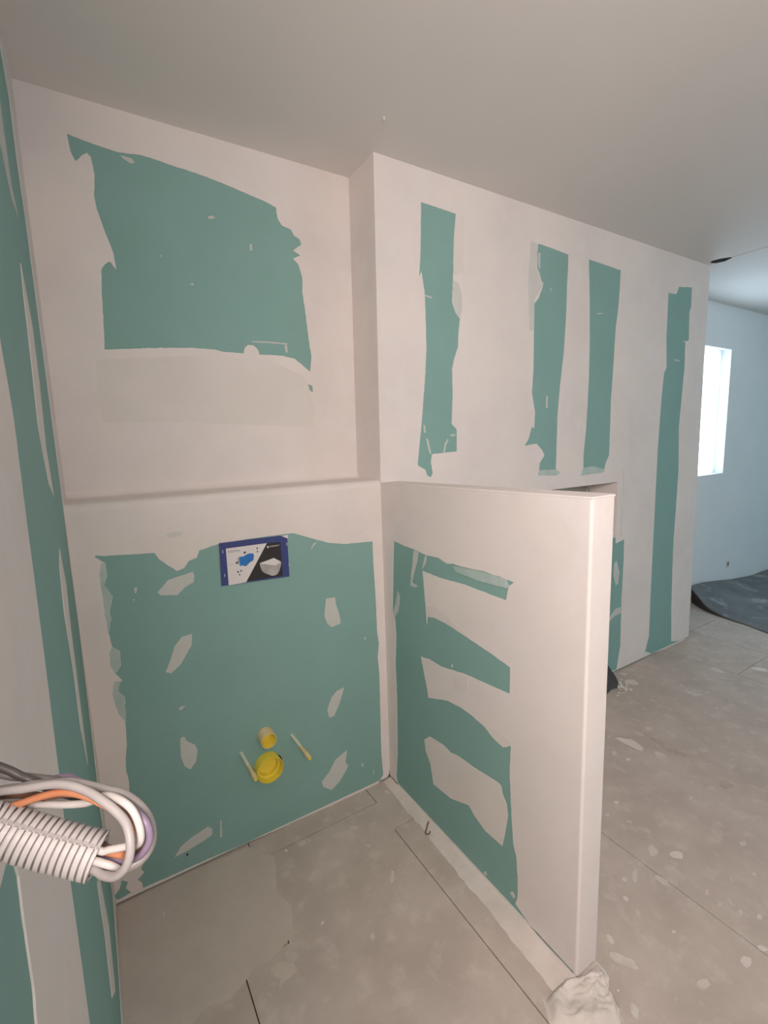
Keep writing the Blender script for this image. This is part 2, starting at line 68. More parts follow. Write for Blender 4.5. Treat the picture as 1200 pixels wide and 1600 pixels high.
T['f_spl'] = [[[0.5594,-0.1055],[0.5537,-0.1112],[0.5437,-0.1127],[0.5371,-0.1059],[0.5383,-0.0988],[0.5458,-0.0939],[0.5587,-0.0958]],[[0.4979,-0.101],[0.4942,-0.1047],[0.4905,-0.1021],[0.4883,-0.0978],[0.4905,-0.0934],[0.494,-0.0927],[0.4966,-0.0957]],[[0.7382,-0.1475],[0.7328,-0.1541],[0.7215,-0.1485],[0.7161,-0.1381],[0.7204,-0.1301],[0.7307,-0.1332],[0.7382,-0.1396]],[[0.7373,-0.2418],[0.7315,-0.2419],[0.7249,-0.2347],[0.7228,-0.2252],[0.7284,-0.2247],[0.7341,-0.2265],[0.7386,-0.2351]],[[0.7382,-0.3857],[0.7276,-0.3921],[0.7201,-0.3922],[0.7247,-0.3814],[0.7335,-0.3677],[0.7455,-0.3635],[0.7461,-0.3729]],[[0.4998,-0.384],[0.5,-0.3875],[0.4944,-0.3901],[0.489,-0.3903],[0.4878,-0.3868],[0.4919,-0.3833],[0.497,-0.3821]],[[0.5985,-0.5006],[0.5906,-0.5041],[0.5865,-0.5007],[0.5871,-0.4944],[0.5932,-0.4866],[0.5992,-0.4887],[0.601,-0.4931]],[[0.4339,-0.5667],[0.4283,-0.5686],[0.4208,-0.567],[0.4156,-0.5611],[0.4172,-0.5566],[0.4234,-0.5544],[0.4301,-0.5607]],[[0.9204,-0.073],[0.9133,-0.0727],[0.9062,-0.0667],[0.9069,-0.0566],[0.9121,-0.0513],[0.9203,-0.0534],[0.9228,-0.0645]],[[0.7488,-0.3646],[0.7456,-0.3671],[0.7423,-0.3643],[0.7412,-0.3613],[0.7426,-0.3586],[0.7463,-0.3575],[0.7493,-0.3608]],[[0.1197,-0.1131],[0.1167,-0.1198],[0.1142,-0.119],[0.1135,-0.113],[0.1162,-0.1054],[0.1197,-0.099],[0.122,-0.103]],[[0.2731,-0.3379],[0.2716,-0.3423],[0.2671,-0.3447],[0.2637,-0.3416],[0.2621,-0.3386],[0.2638,-0.3346],[0.2692,-0.3347]],[[0.8645,-0.8534],[0.8599,-0.8609],[0.8559,-0.8605],[0.8552,-0.8552],[0.8597,-0.8481],[0.8638,-0.8451],[0.8665,-0.8466]],[[1.964,-0.4625],[1.9552,-0.4674],[1.9423,-0.4687],[1.9362,-0.4392],[1.934,-0.4175],[1.932,-0.3986],[1.9327,-0.3799],[1.9335,-0.3524],[1.9466,-0.3596],[1.9574,-0.3674],[1.9658,-0.385],[1.982,-0.3968],[1.9798,-0.4243],[1.9765,-0.4427],[1.9706,-0.4539]],[[1.981,-0.5471],[1.9689,-0.5451],[1.9579,-0.5316],[1.9654,-0.5125],[1.9764,-0.5035],[1.9904,-0.5017],[1.9959,-0.5204],[1.998,-0.5443]],[[2.0599,-0.4177],[2.0487,-0.4171],[2.0355,-0.3986],[2.0366,-0.3812],[2.0449,-0.3709],[2.0598,-0.3891],[2.0649,-0.4081]],[[1.8285,-0.4271],[1.8215,-0.423],[1.8194,-0.4151],[1.8293,-0.4061],[1.8431,-0.4],[1.8489,-0.4085],[1.8407,-0.4207]],[[1.8522,-0.4749],[1.8438,-0.4766],[1.836,-0.4716],[1.8355,-0.4647],[1.8423,-0.4608],[1.8539,-0.4611],[1.856,-0.4696]],[[2.1284,-0.4137],[2.1168,-0.4176],[2.1093,-0.4036],[2.109,-0.3884],[2.1222,-0.3872],[2.1353,-0.3923],[2.1377,-0.4077]],[[1.9265,-0.3402],[1.9166,-0.3408],[1.9105,-0.3343],[1.9128,-0.3276],[1.9187,-0.3239],[1.9283,-0.3243],[1.9322,-0.333]],[[2.9657,-0.3594],[2.9464,-0.3443],[2.9384,-0.3192],[2.9547,-0.2871],[2.9819,-0.2809],[2.9995,-0.3001],[2.9888,-0.3337]],[[3.1797,-0.4758],[3.1569,-0.4719],[3.1449,-0.4488],[3.1362,-0.4216],[3.1533,-0.4033],[3.1754,-0.4196],[3.1986,-0.4329],[3.1991,-0.4629]],[[2.6156,-0.4015],[2.5973,-0.3905],[2.576,-0.3832],[2.5807,-0.3584],[2.5805,-0.3309],[2.6026,-0.3277],[2.6178,-0.3456],[2.6275,-0.3628],[2.6307,-0.3866]],[[2.6259,-0.3056],[2.61,-0.3051],[2.6087,-0.2919],[2.6273,-0.2795],[2.6414,-0.2769],[2.6563,-0.279],[2.6409,-0.2938]],[[2.5537,-0.4969],[2.5434,-0.4979],[2.5345,-0.4977],[2.538,-0.4922],[2.5491,-0.4872],[2.5585,-0.4875],[2.5621,-0.491]],[[2.476,-0.1447],[2.4522,-0.1527],[2.4341,-0.133],[2.4216,-0.1076],[2.4404,-0.0866],[2.4686,-0.0887],[2.4904,-0.1047],[2.4867,-0.1277]],[[2.5183,-0.0558],[2.506,-0.0588],[2.4961,-0.0437],[2.4949,-0.0248],[2.5091,-0.0201],[2.5209,-0.0319],[2.5266,-0.047]],[[2.553,-0.1292],[2.5433,-0.1204],[2.5459,-0.0993],[2.5519,-0.0749],[2.566,-0.0696],[2.5677,-0.0909],[2.5654,-0.1124]],[[2.3843,-0.1669],[2.3711,-0.1657],[2.3624,-0.1421],[2.363,-0.1237],[2.3721,-0.1161],[2.3876,-0.1282],[2.3881,-0.1519]],[[1.5914,-0.585],[1.5842,-0.5867],[1.5759,-0.5811],[1.577,-0.5737],[1.5835,-0.5708],[1.5928,-0.5728],[1.5972,-0.5809]],[[1.5099,-0.6003],[1.5038,-0.6037],[1.4979,-0.5991],[1.4963,-0.5943],[1.5002,-0.5897],[1.5087,-0.5917],[1.5148,-0.5963]],[[1.5462,-0.6625],[1.539,-0.6642],[1.5333,-0.6561],[1.5326,-0.6498],[1.5372,-0.6461],[1.5452,-0.6507],[1.5503,-0.6582]],[[1.5068,-0.7713],[1.4881,-0.7808],[1.4768,-0.7782],[1.4676,-0.7758],[1.4686,-0.7664],[1.482,-0.7554],[1.4996,-0.7472],[1.511,-0.7504],[1.5085,-0.7601]],[[1.5498,-0.8276],[1.5366,-0.8313],[1.5247,-0.821],[1.5168,-0.8096],[1.5233,-0.7992],[1.5406,-0.8013],[1.5552,-0.8095],[1.5593,-0.8215]],[[1.3606,-0.7894],[1.3399,-0.8],[1.3329,-0.7962],[1.3364,-0.787],[1.3573,-0.7767],[1.3772,-0.7697],[1.3782,-0.7773]],[[1.3994,-0.7566],[1.3875,-0.7584],[1.3797,-0.7539],[1.3753,-0.7468],[1.3859,-0.7423],[1.3982,-0.7421],[1.4011,-0.7493]],[[1.412,-0.8589],[1.4063,-0.8566],[1.3989,-0.8499],[1.4001,-0.835],[1.3993,-0.8182],[1.4072,-0.8174],[1.4143,-0.8189],[1.4189,-0.8317],[1.4218,-0.8461],[1.4169,-0.8547]],[[1.2682,-0.8175],[1.2605,-0.8174],[1.2594,-0.8103],[1.2606,-0.804],[1.2676,-0.8037],[1.2727,-0.8076],[1.2719,-0.8131]],[[1.2571,-0.8549],[1.2527,-0.8608],[1.247,-0.8608],[1.2461,-0.8561],[1.2506,-0.8499],[1.2574,-0.8463],[1.2589,-0.8505]],[[1.2134,-0.8577],[1.2086,-0.8549],[1.2043,-0.8478],[1.2028,-0.84],[1.2071,-0.8397],[1.213,-0.8454],[1.2139,-0.8526]],[[1.3279,-0.778],[1.3189,-0.7801],[1.311,-0.7771],[1.3109,-0.7711],[1.3175,-0.7663],[1.326,-0.7682],[1.3328,-0.7723]],[[1.1322,-0.853],[1.1262,-0.8629],[1.1172,-0.8662],[1.1137,-0.8573],[1.1185,-0.8466],[1.1258,-0.8413],[1.1318,-0.8436]],[[1.1192,-0.9311],[1.1153,-0.9348],[1.1066,-0.928],[1.0985,-0.9151],[1.0918,-0.9056],[1.0832,-0.8942],[1.0839,-0.8862],[1.0819,-0.8774],[1.0872,-0.8778],[1.0895,-0.8746],[1.0937,-0.8726],[1.1014,-0.8779],[1.1094,-0.8886],[1.1146,-0.9001],[1.1239,-0.9131],[1.1234,-0.9212],[1.1184,-0.9224]],[[1.11,-0.9679],[1.1065,-0.974],[1.0953,-0.9735],[1.0894,-0.9675],[1.0938,-0.9614],[1.1027,-0.9599],[1.1091,-0.9631]],[[1.2258,-1.0492],[1.2176,-1.0489],[1.2063,-1.0472],[1.1984,-1.0389],[1.1978,-1.0312],[1.2066,-1.0297],[1.2143,-1.0293],[1.2233,-1.033],[1.2341,-1.0395],[1.2296,-1.0452]],[[1.3771,-1.0763],[1.3662,-1.0825],[1.3532,-1.0834],[1.3404,-1.0812],[1.3429,-1.0728],[1.3465,-1.0656],[1.3582,-1.0633],[1.368,-1.0645],[1.3728,-1.0692]],[[1.474,-0.9709],[1.4661,-0.9718],[1.4611,-0.9698],[1.4581,-0.9654],[1.4678,-0.963],[1.4775,-0.9622],[1.4802,-0.9668]],[[1.5082,-0.9826],[1.499,-0.9912],[1.4901,-0.994],[1.4896,-0.9862],[1.4974,-0.9756],[1.5066,-0.9706],[1.5117,-0.973]],[[1.4943,-1.0149],[1.4802,-1.016],[1.4737,-1.0128],[1.4803,-1.0079],[1.492,-1.0029],[1.5029,-1.0047],[1.501,-1.0095]],[[1.5256,-1.0468],[1.5169,-1.0493],[1.5117,-1.0454],[1.5116,-1.0413],[1.5186,-1.038],[1.5289,-1.0387],[1.5303,-1.0434]],[[1.6627,-0.9836],[1.6555,-0.9826],[1.6532,-0.9779],[1.6526,-0.9721],[1.6605,-0.9731],[1.6687,-0.9745],[1.6667,-0.9801]],[[1.5909,-0.95],[1.5826,-0.9565],[1.5743,-0.9566],[1.5767,-0.9504],[1.5826,-0.9441],[1.5917,-0.9413],[1.5971,-0.9434]],[[1.4847,-0.9314],[1.475,-0.935],[1.4678,-0.9335],[1.472,-0.9283],[1.4816,-0.9235],[1.4917,-0.9228],[1.491,-0.9273]],[[1.4387,-1.0934],[1.4281,-1.0905],[1.4198,-1.0815],[1.421,-1.0755],[1.4258,-1.0721],[1.4369,-1.0778],[1.4398,-1.0866]],[[1.7681,-0.9162],[1.7552,-0.9179],[1.745,-0.9121],[1.7476,-0.9063],[1.7537,-0.9014],[1.7653,-0.9045],[1.7746,-0.9102]],[[1.1281,-1.022],[1.1233,-1.0231],[1.1192,-1.0229],[1.121,-1.0201],[1.1257,-1.0181],[1.1307,-1.0171],[1.132,-1.0191]],[[1.0322,-0.937],[1.0289,-0.9377],[1.0263,-0.9364],[1.0258,-0.9343],[1.0281,-0.933],[1.0311,-0.9334],[1.0334,-0.935]],[[1.2889,-0.9387],[1.284,-0.9385],[1.2783,-0.9368],[1.2774,-0.9332],[1.2808,-0.9313],[1.2868,-0.9325],[1.2897,-0.936]],[[1.8328,-0.7209],[1.8235,-0.7222],[1.816,-0.7216],[1.8232,-0.7166],[1.8373,-0.713],[1.843,-0.7143],[1.8463,-0.7168]],[[2.1977,-0.6144],[2.1883,-0.6156],[2.1845,-0.6126],[2.1822,-0.6086],[2.1909,-0.6052],[2.1995,-0.6055],[2.1996,-0.6097]],[[1.0319,-0.9844],[1.0224,-0.9886],[1.014,-0.9934],[1.011,-0.9898],[1.0097,-0.9851],[1.0125,-0.9768],[1.0227,-0.9693],[1.0327,-0.9656],[1.0354,-0.9706],[1.0358,-0.9762]]]
T['f_dark'] = [[[2.06,-0.3937],[2.078,-0.4694],[2.0732,-0.5523],[2.0738,-0.6028],[2.0206,-0.5787],[2.0394,-0.4901]],[[2.0062,-0.7328],[2.0309,-0.7442],[2.0324,-0.7785],[1.9842,-0.7691],[1.9831,-0.7481]],[[2.1365,-0.7283],[2.1676,-0.7437],[2.1465,-0.752],[2.1157,-0.7423]],[[1.9398,-0.6982],[1.9597,-0.72],[1.9343,-0.7202]],[[2.9526,-0.4198],[2.9642,-0.4452],[2.9386,-0.4441]]]
T['joint_r'] = [[1.4206,-0.618],[1.4224,-0.9044]]
T['lab'] = {}
T['lab']['outer'] = [[0.3812,1.0478],[0.5778,1.0449],[0.5981,1.0357],[0.5975,0.9048],[0.3782,0.9133]]
T['lab']['white'] = [[0.3993,1.0285],[0.5287,1.0277],[0.4535,0.9116],[0.3991,0.9114]]
T['lab']['black'] = [[0.5287,1.0277],[0.5743,1.025],[0.5745,0.9111],[0.4537,0.9137]]
T['lab']['blob'] = [[0.4376,0.9957],[0.4517,0.9966],[0.4663,1.0027],[0.4806,1.0016],[0.4846,0.9947],[0.4809,0.9784],[0.4703,0.9739],[0.4617,0.9669],[0.4553,0.9628],[0.4475,0.9672],[0.4384,0.9666],[0.4375,0.9813]]
T['lab']['shadow'] = [[0.4314,0.9926],[0.4397,0.9975],[0.4354,0.9671],[0.4321,0.9759]]
T['lab']['seat_top'] = [[0.5012,0.9657],[0.5482,0.9758],[0.5711,0.9597],[0.5529,0.9486],[0.5318,0.9553]]
T['lab']['bowl'] = [[0.5012,0.9657],[0.5318,0.9553],[0.5529,0.9486],[0.5711,0.9597],[0.5681,0.9406],[0.5576,0.9206],[0.5421,0.9169],[0.5295,0.9223],[0.5092,0.9356],[0.5029,0.9516]]
T['lab']['sq1'] = [[0.4516,1.0091],[0.4579,1.0116],[0.4605,1.0067],[0.4532,1.0032]]
T['lab']['sq2'] = [[0.4244,0.9793],[0.4307,0.9834],[0.4333,0.9778],[0.4271,0.9747]]
T['lab']['a1'] = [[0.4941,1.0184],[0.4983,1.0182],[0.4974,1.012],[0.4945,1.012]]
T['lab']['a2'] = [[0.4932,1.0049],[0.4971,1.0079],[0.4989,1.0034],[0.4954,1.0018]]
T['lab']['a3'] = [[0.4272,0.9509],[0.4323,0.9521],[0.4329,0.9468],[0.4284,0.9459]]
T['lab']['a4'] = [[0.4373,0.9522],[0.4425,0.9545],[0.4425,0.9489],[0.438,0.9484]]
T['lab']['a5'] = [[0.4331,0.9415],[0.436,0.9431],[0.4361,0.9362],[0.4335,0.9363]]
T['lab']['lines'] = [[0.4026,0.9767],[0.4193,0.977],[0.4194,0.976],[0.4027,0.9755]]
T['lab']['t1'] = [[0.4045,1.0141],[0.442,1.0136],[0.4418,1.0198],[0.4045,1.0213]]
T['lab']['t2'] = [[0.5358,1.0134],[0.5702,1.0127],[0.5701,1.017],[0.5357,1.0176]]
T['lab']['dot'] = [[0.5279,1.0166],[0.5329,1.018],[0.5335,1.0116],[0.5288,1.0108]]
T['lab']['flap'] = [[0.5808,1.0413],[0.5943,1.0459],[0.6006,1.0408],[0.5924,1.0326]]
T['lab']['fl2'] = [[0.5778,1.0449],[0.602,1.0449],[0.5991,1.0334]]
T['conduit'] = [[0.0182,-1.2881,1.2256],[0.0253,-1.2898,1.2204],[0.032,-1.2911,1.2156],[0.0446,-1.2967,1.2081],[0.0583,-1.3038,1.2016]]
T['wires'] = {}
T['wires']['white_loop'] = [[0.04284,-1.29519,1.21168],[0.04412,-1.29623,1.21142],[0.04542,-1.29716,1.21097],[0.04673,-1.29807,1.21046],[0.04804,-1.29897,1.20995],[0.04936,-1.29987,1.20943],[0.05067,-1.30076,1.20889],[0.05198,-1.30163,1.20832],[0.0533,-1.30248,1.20774],[0.05463,-1.30331,1.20715],[0.05597,-1.30412,1.20656],[0.05732,-1.30491,1.20597],[0.05868,-1.30569,1.20539],[0.05996,-1.30653,1.20485],[0.06144,-1.3072,1.20523],[0.06295,-1.30791,1.20537],[0.06446,-1.30861,1.20551],[0.06596,-1.30932,1.20564],[0.0674,-1.31014,1.20588],[0.06842,-1.31136,1.2064],[0.06931,-1.31259,1.20709],[0.0702,-1.31369,1.20797],[0.07085,-1.31445,1.2093],[0.07117,-1.3147,1.21091],[0.07124,-1.3145,1.21257],[0.07111,-1.31406,1.21417],[0.07088,-1.31335,1.21567],[0.07052,-1.31255,1.21709],[0.07001,-1.31168,1.21842],[0.0693,-1.31084,1.21968],[0.06842,-1.30988,1.22072],[0.06746,-1.30867,1.22134],[0.06654,-1.3073,1.22161],[0.06565,-1.30588,1.22167],[0.06476,-1.30447,1.22161],[0.06383,-1.30309,1.22144],[0.06284,-1.30177,1.22115],[0.06179,-1.30057,1.22064],[0.06064,-1.29956,1.21999],[0.05943,-1.29866,1.21926],[0.05823,-1.29777,1.2185],[0.05715,-1.29674,1.21776],[0.05606,-1.29562,1.21717],[0.05486,-1.29452,1.21678],[0.05354,-1.29352,1.21655],[0.05216,-1.29258,1.21643],[0.05078,-1.29163,1.21635],[0.04942,-1.29066,1.21626],[0.04807,-1.28967,1.21622],[0.04672,-1.28869,1.21622],[0.04535,-1.28773,1.21623],[0.04397,-1.28678,1.21623],[0.04258,-1.28585,1.21619],[0.04116,-1.28498,1.21616],[0.03971,-1.28413,1.21611],[0.03828,-1.28327,1.21599],[0.03689,-1.28237,1.21578],[0.03554,-1.28143,1.21549],[0.03422,-1.28046,1.21513],[0.03292,-1.27948,1.21473],[0.03165,-1.27849,1.21429],[0.03038,-1.2775,1.21384],[0.02913,-1.27649,1.21339],[0.02788,-1.27547,1.21293],[0.02664,-1.27443,1.21248],[0.02541,-1.27339,1.21204],[0.02418,-1.27234,1.21161],[0.02295,-1.27129,1.21119],[0.02172,-1.27023,1.21076],[0.0205,-1.26917,1.21033],[0.01929,-1.2681,1.2099],[0.01808,-1.26702,1.20947],[0.01689,-1.26594,1.20903],[0.0157,-1.26484,1.20858],[0.01453,-1.26374,1.20813],[0.01337,-1.26262,1.20767],[0.01223,-1.26149,1.2072],[0.01111,-1.26035,1.20673],[0.01001,-1.25918,1.20623],[0.00893,-1.25801,1.20573],[0.00787,-1.25682,1.20522],[0.00681,-1.25563,1.20471],[0.00578,-1.25442,1.20418],[0.00475,-1.25321,1.20365],[0.00373,-1.25199,1.20311],[0.00272,-1.25077,1.20257],[0.00172,-1.24955,1.20203],[0.00072,-1.24832,1.20148],[-0.00028,-1.2471,1.20093],[-0.00128,-1.24587,1.20038]]
T['wires']['orange'] = [[0.04393,-1.29593,1.20878],[0.04541,-1.29654,1.2083],[0.04689,-1.29714,1.20786],[0.04839,-1.29769,1.20741],[0.04976,-1.29855,1.20703],[0.05112,-1.29938,1.20656],[0.05249,-1.30017,1.20604],[0.05386,-1.30095,1.20551],[0.05523,-1.30172,1.20497],[0.0566,-1.30249,1.20442],[0.05796,-1.30325,1.20386],[0.05936,-1.30398,1.20333],[0.06076,-1.30479,1.20296],[0.06196,-1.30592,1.20287],[0.06318,-1.30704,1.20279],[0.06434,-1.30823,1.20282],[0.06545,-1.30946,1.20291],[0.06621,-1.31085,1.20336],[0.06658,-1.31219,1.20426],[0.06693,-1.3134,1.20535],[0.06732,-1.31442,1.20659],[0.0678,-1.31497,1.20807],[0.0682,-1.31477,1.20966],[0.0685,-1.3143,1.21123],[0.06859,-1.31382,1.21281],[0.06844,-1.31305,1.21427],[0.06803,-1.31189,1.21537],[0.06737,-1.31067,1.21628],[0.06655,-1.30955,1.21719],[0.06562,-1.30846,1.21804],[0.06459,-1.3074,1.2188],[0.06352,-1.3063,1.21943],[0.06243,-1.30514,1.21992],[0.06133,-1.30397,1.22036],[0.06022,-1.30281,1.22078],[0.05915,-1.30158,1.22111],[0.05811,-1.30031,1.22137],[0.05699,-1.29912,1.22167],[0.0558,-1.29802,1.22202],[0.05452,-1.29703,1.22242],[0.05316,-1.29615,1.2228],[0.05176,-1.29532,1.22311],[0.05031,-1.29451,1.22329],[0.04882,-1.29379,1.22334],[0.04728,-1.29315,1.22327],[0.04576,-1.29252,1.2231],[0.04424,-1.29188,1.22284],[0.04274,-1.29126,1.22251],[0.04124,-1.29064,1.22212],[0.03976,-1.29001,1.22171],[0.03829,-1.28935,1.22131],[0.03682,-1.28865,1.22094],[0.03536,-1.28795,1.22059],[0.03393,-1.28718,1.22023],[0.03259,-1.28629,1.21981],[0.03132,-1.28532,1.21935],[0.0301,-1.2843,1.21887],[0.0289,-1.28325,1.21838],[0.02773,-1.28219,1.21787],[0.02659,-1.28109,1.21736],[0.02547,-1.27998,1.21684],[0.02436,-1.27886,1.21632],[0.02327,-1.27772,1.21579],[0.02219,-1.27657,1.21526],[0.02113,-1.27541,1.21473],[0.02008,-1.27423,1.21419],[0.01904,-1.27306,1.21364],[0.01801,-1.27187,1.2131],[0.01698,-1.27069,1.21256],[0.01595,-1.2695,1.21202],[0.01492,-1.2683,1.21147],[0.0139,-1.26711,1.21094],[0.01287,-1.26592,1.2104],[0.01184,-1.26473,1.20987],[0.0108,-1.26354,1.20934],[0.00977,-1.26235,1.20881],[0.00873,-1.26116,1.20828],[0.00769,-1.25998,1.20776],[0.00665,-1.25879,1.20724],[0.00561,-1.2576,1.20671],[0.00458,-1.25641,1.20618],[0.00354,-1.25523,1.20565],[0.00251,-1.25404,1.20511],[0.00147,-1.25286,1.20456],[0.00044,-1.25168,1.20401],[-0.00065,-1.25057,1.20342],[-0.00148,-1.24921,1.20294],[-0.00238,-1.2479,1.20248],[-0.00329,-1.2466,1.20199],[-0.0042,-1.2453,1.2015]]
T['wires']['brown'] = [[0.04275,-1.29241,1.20979],[0.04416,-1.29294,1.20926],[0.04556,-1.29348,1.20874],[0.04695,-1.29405,1.20823],[0.04833,-1.29466,1.20772],[0.04969,-1.29531,1.20722],[0.05103,-1.29602,1.20673],[0.05235,-1.29675,1.20622],[0.05363,-1.2975,1.20566],[0.0549,-1.29828,1.2051],[0.05615,-1.29907,1.20453],[0.05739,-1.29986,1.20389],[0.05859,-1.30057,1.20314],[0.05983,-1.30135,1.20253],[0.06111,-1.30213,1.20199],[0.06237,-1.30301,1.20158],[0.06366,-1.30386,1.2012],[0.06496,-1.30472,1.20092],[0.06628,-1.30559,1.20079],[0.06743,-1.30666,1.20101],[0.0684,-1.30778,1.20159],[0.06919,-1.30887,1.20242],[0.06992,-1.30983,1.20346],[0.07066,-1.31033,1.20476],[0.0712,-1.31041,1.20625],[0.07144,-1.31036,1.20781],[0.07134,-1.31018,1.20939],[0.07092,-1.3097,1.21084],[0.07025,-1.30886,1.212],[0.06942,-1.30786,1.2129],[0.06846,-1.30685,1.21366],[0.06743,-1.30591,1.21442],[0.06645,-1.30504,1.21532],[0.06554,-1.30394,1.21603],[0.06463,-1.30278,1.21661],[0.06373,-1.30153,1.21702],[0.06287,-1.30022,1.21729],[0.06203,-1.29888,1.21746],[0.06119,-1.29754,1.21757],[0.06028,-1.29624,1.2177],[0.05926,-1.29504,1.2179],[0.05808,-1.29401,1.21817],[0.05676,-1.29319,1.21851],[0.05541,-1.29241,1.21884],[0.05403,-1.29168,1.21914],[0.05262,-1.29098,1.21937],[0.0512,-1.29028,1.21952],[0.04978,-1.28958,1.21956],[0.04835,-1.28887,1.21949],[0.04693,-1.28819,1.21934],[0.04544,-1.28767,1.21919],[0.04405,-1.287,1.219],[0.04322,-1.28566,1.21884],[0.0421,-1.28453,1.21884],[0.04091,-1.28347,1.21886],[0.03967,-1.28248,1.21893],[0.03839,-1.28153,1.21898],[0.03712,-1.28059,1.21899],[0.03585,-1.27963,1.21892],[0.03461,-1.27864,1.21877],[0.03337,-1.27767,1.21858],[0.03212,-1.27671,1.21836],[0.03086,-1.27577,1.21811],[0.0296,-1.27484,1.21784],[0.02835,-1.2739,1.21753],[0.02711,-1.27296,1.2172],[0.02589,-1.27201,1.21684],[0.02469,-1.27103,1.21645],[0.02351,-1.27005,1.21604],[0.02235,-1.26905,1.21561],[0.02121,-1.26805,1.21516],[0.02009,-1.26702,1.21468],[0.01898,-1.26598,1.2142],[0.01787,-1.26495,1.21371],[0.01679,-1.26391,1.2132],[0.0157,-1.26287,1.21268],[0.01461,-1.26183,1.21216],[0.01353,-1.26079,1.21164],[0.01245,-1.25975,1.2111],[0.01137,-1.25872,1.21057],[0.01028,-1.25769,1.21002],[0.00919,-1.25667,1.20948],[0.0081,-1.25565,1.20893],[0.00701,-1.25463,1.20837],[0.00591,-1.25363,1.20782],[0.00481,-1.25263,1.20726],[0.0037,-1.25163,1.2067],[0.00258,-1.25064,1.20614],[0.00146,-1.24966,1.20559],[0.00031,-1.24869,1.20508]]
T['wires']['purple'] = [[0.04267,-1.29871,1.20887],[0.04409,-1.29902,1.20799],[0.0455,-1.29937,1.20712],[0.04688,-1.29962,1.20617],[0.04827,-1.29993,1.20528],[0.04969,-1.30058,1.20463],[0.05112,-1.30122,1.20397],[0.05255,-1.30187,1.20334],[0.05398,-1.30252,1.20271],[0.05541,-1.30318,1.20208],[0.05685,-1.30385,1.20146],[0.05831,-1.30451,1.20091],[0.05981,-1.30518,1.20049],[0.06132,-1.30588,1.20021],[0.06283,-1.30664,1.2001],[0.06434,-1.3074,1.20012],[0.06562,-1.30851,1.20027],[0.0668,-1.30969,1.20051],[0.06792,-1.31084,1.20107],[0.06903,-1.31186,1.20183],[0.07015,-1.3127,1.20279],[0.07125,-1.31327,1.20394],[0.07225,-1.31361,1.20527],[0.0731,-1.3138,1.20672],[0.07363,-1.3138,1.20832],[0.07379,-1.31355,1.20999],[0.07368,-1.31317,1.21163],[0.07332,-1.31261,1.21319],[0.0727,-1.31161,1.21437],[0.07196,-1.31025,1.21505],[0.07118,-1.30879,1.21542],[0.07043,-1.3073,1.21572],[0.06971,-1.30578,1.21595],[0.06901,-1.30425,1.21597],[0.06809,-1.30282,1.21595],[0.0671,-1.30145,1.21595],[0.06605,-1.30012,1.21596],[0.06498,-1.2988,1.21595],[0.06407,-1.29738,1.21599],[0.06311,-1.29602,1.21631],[0.06216,-1.29464,1.21658],[0.06115,-1.29333,1.21695],[0.06011,-1.29205,1.21734],[0.05905,-1.29079,1.21776],[0.05796,-1.28957,1.2182],[0.05685,-1.28839,1.2187],[0.05572,-1.28724,1.21924],[0.05458,-1.28611,1.21979],[0.05344,-1.28498,1.22033],[0.0523,-1.28387,1.22091],[0.0512,-1.28266,1.22106],[0.04986,-1.28168,1.22091],[0.04838,-1.28087,1.22077],[0.0468,-1.28027,1.22068],[0.0453,-1.27953,1.22041],[0.04382,-1.27879,1.22004],[0.04236,-1.27804,1.21963],[0.04091,-1.27727,1.2192],[0.03946,-1.27648,1.21879],[0.03802,-1.27567,1.2184],[0.03657,-1.27487,1.21804],[0.03512,-1.27407,1.21767],[0.0337,-1.27324,1.21728],[0.0323,-1.27236,1.21686],[0.03095,-1.27144,1.21642],[0.02963,-1.27048,1.21596],[0.02835,-1.26948,1.21548],[0.02709,-1.26846,1.21499],[0.02584,-1.26742,1.21449],[0.02461,-1.26637,1.21399],[0.02339,-1.2653,1.21348],[0.02217,-1.26424,1.21297],[0.02096,-1.26317,1.21246],[0.01975,-1.26209,1.21194],[0.01855,-1.26101,1.21143],[0.01734,-1.25994,1.21092],[0.01613,-1.25886,1.21042],[0.01491,-1.25779,1.20992],[0.0137,-1.25672,1.20942],[0.01248,-1.25565,1.20893],[0.01126,-1.25458,1.20843],[0.01003,-1.25351,1.20794],[0.00881,-1.25244,1.20745],[0.00758,-1.25138,1.20696],[0.00635,-1.25032,1.20648],[0.00512,-1.24926,1.206],[0.00388,-1.2482,1.20552],[0.00266,-1.24713,1.20504],[0.0013,-1.2462,1.20462],[-0.00014,-1.24542,1.2042]]
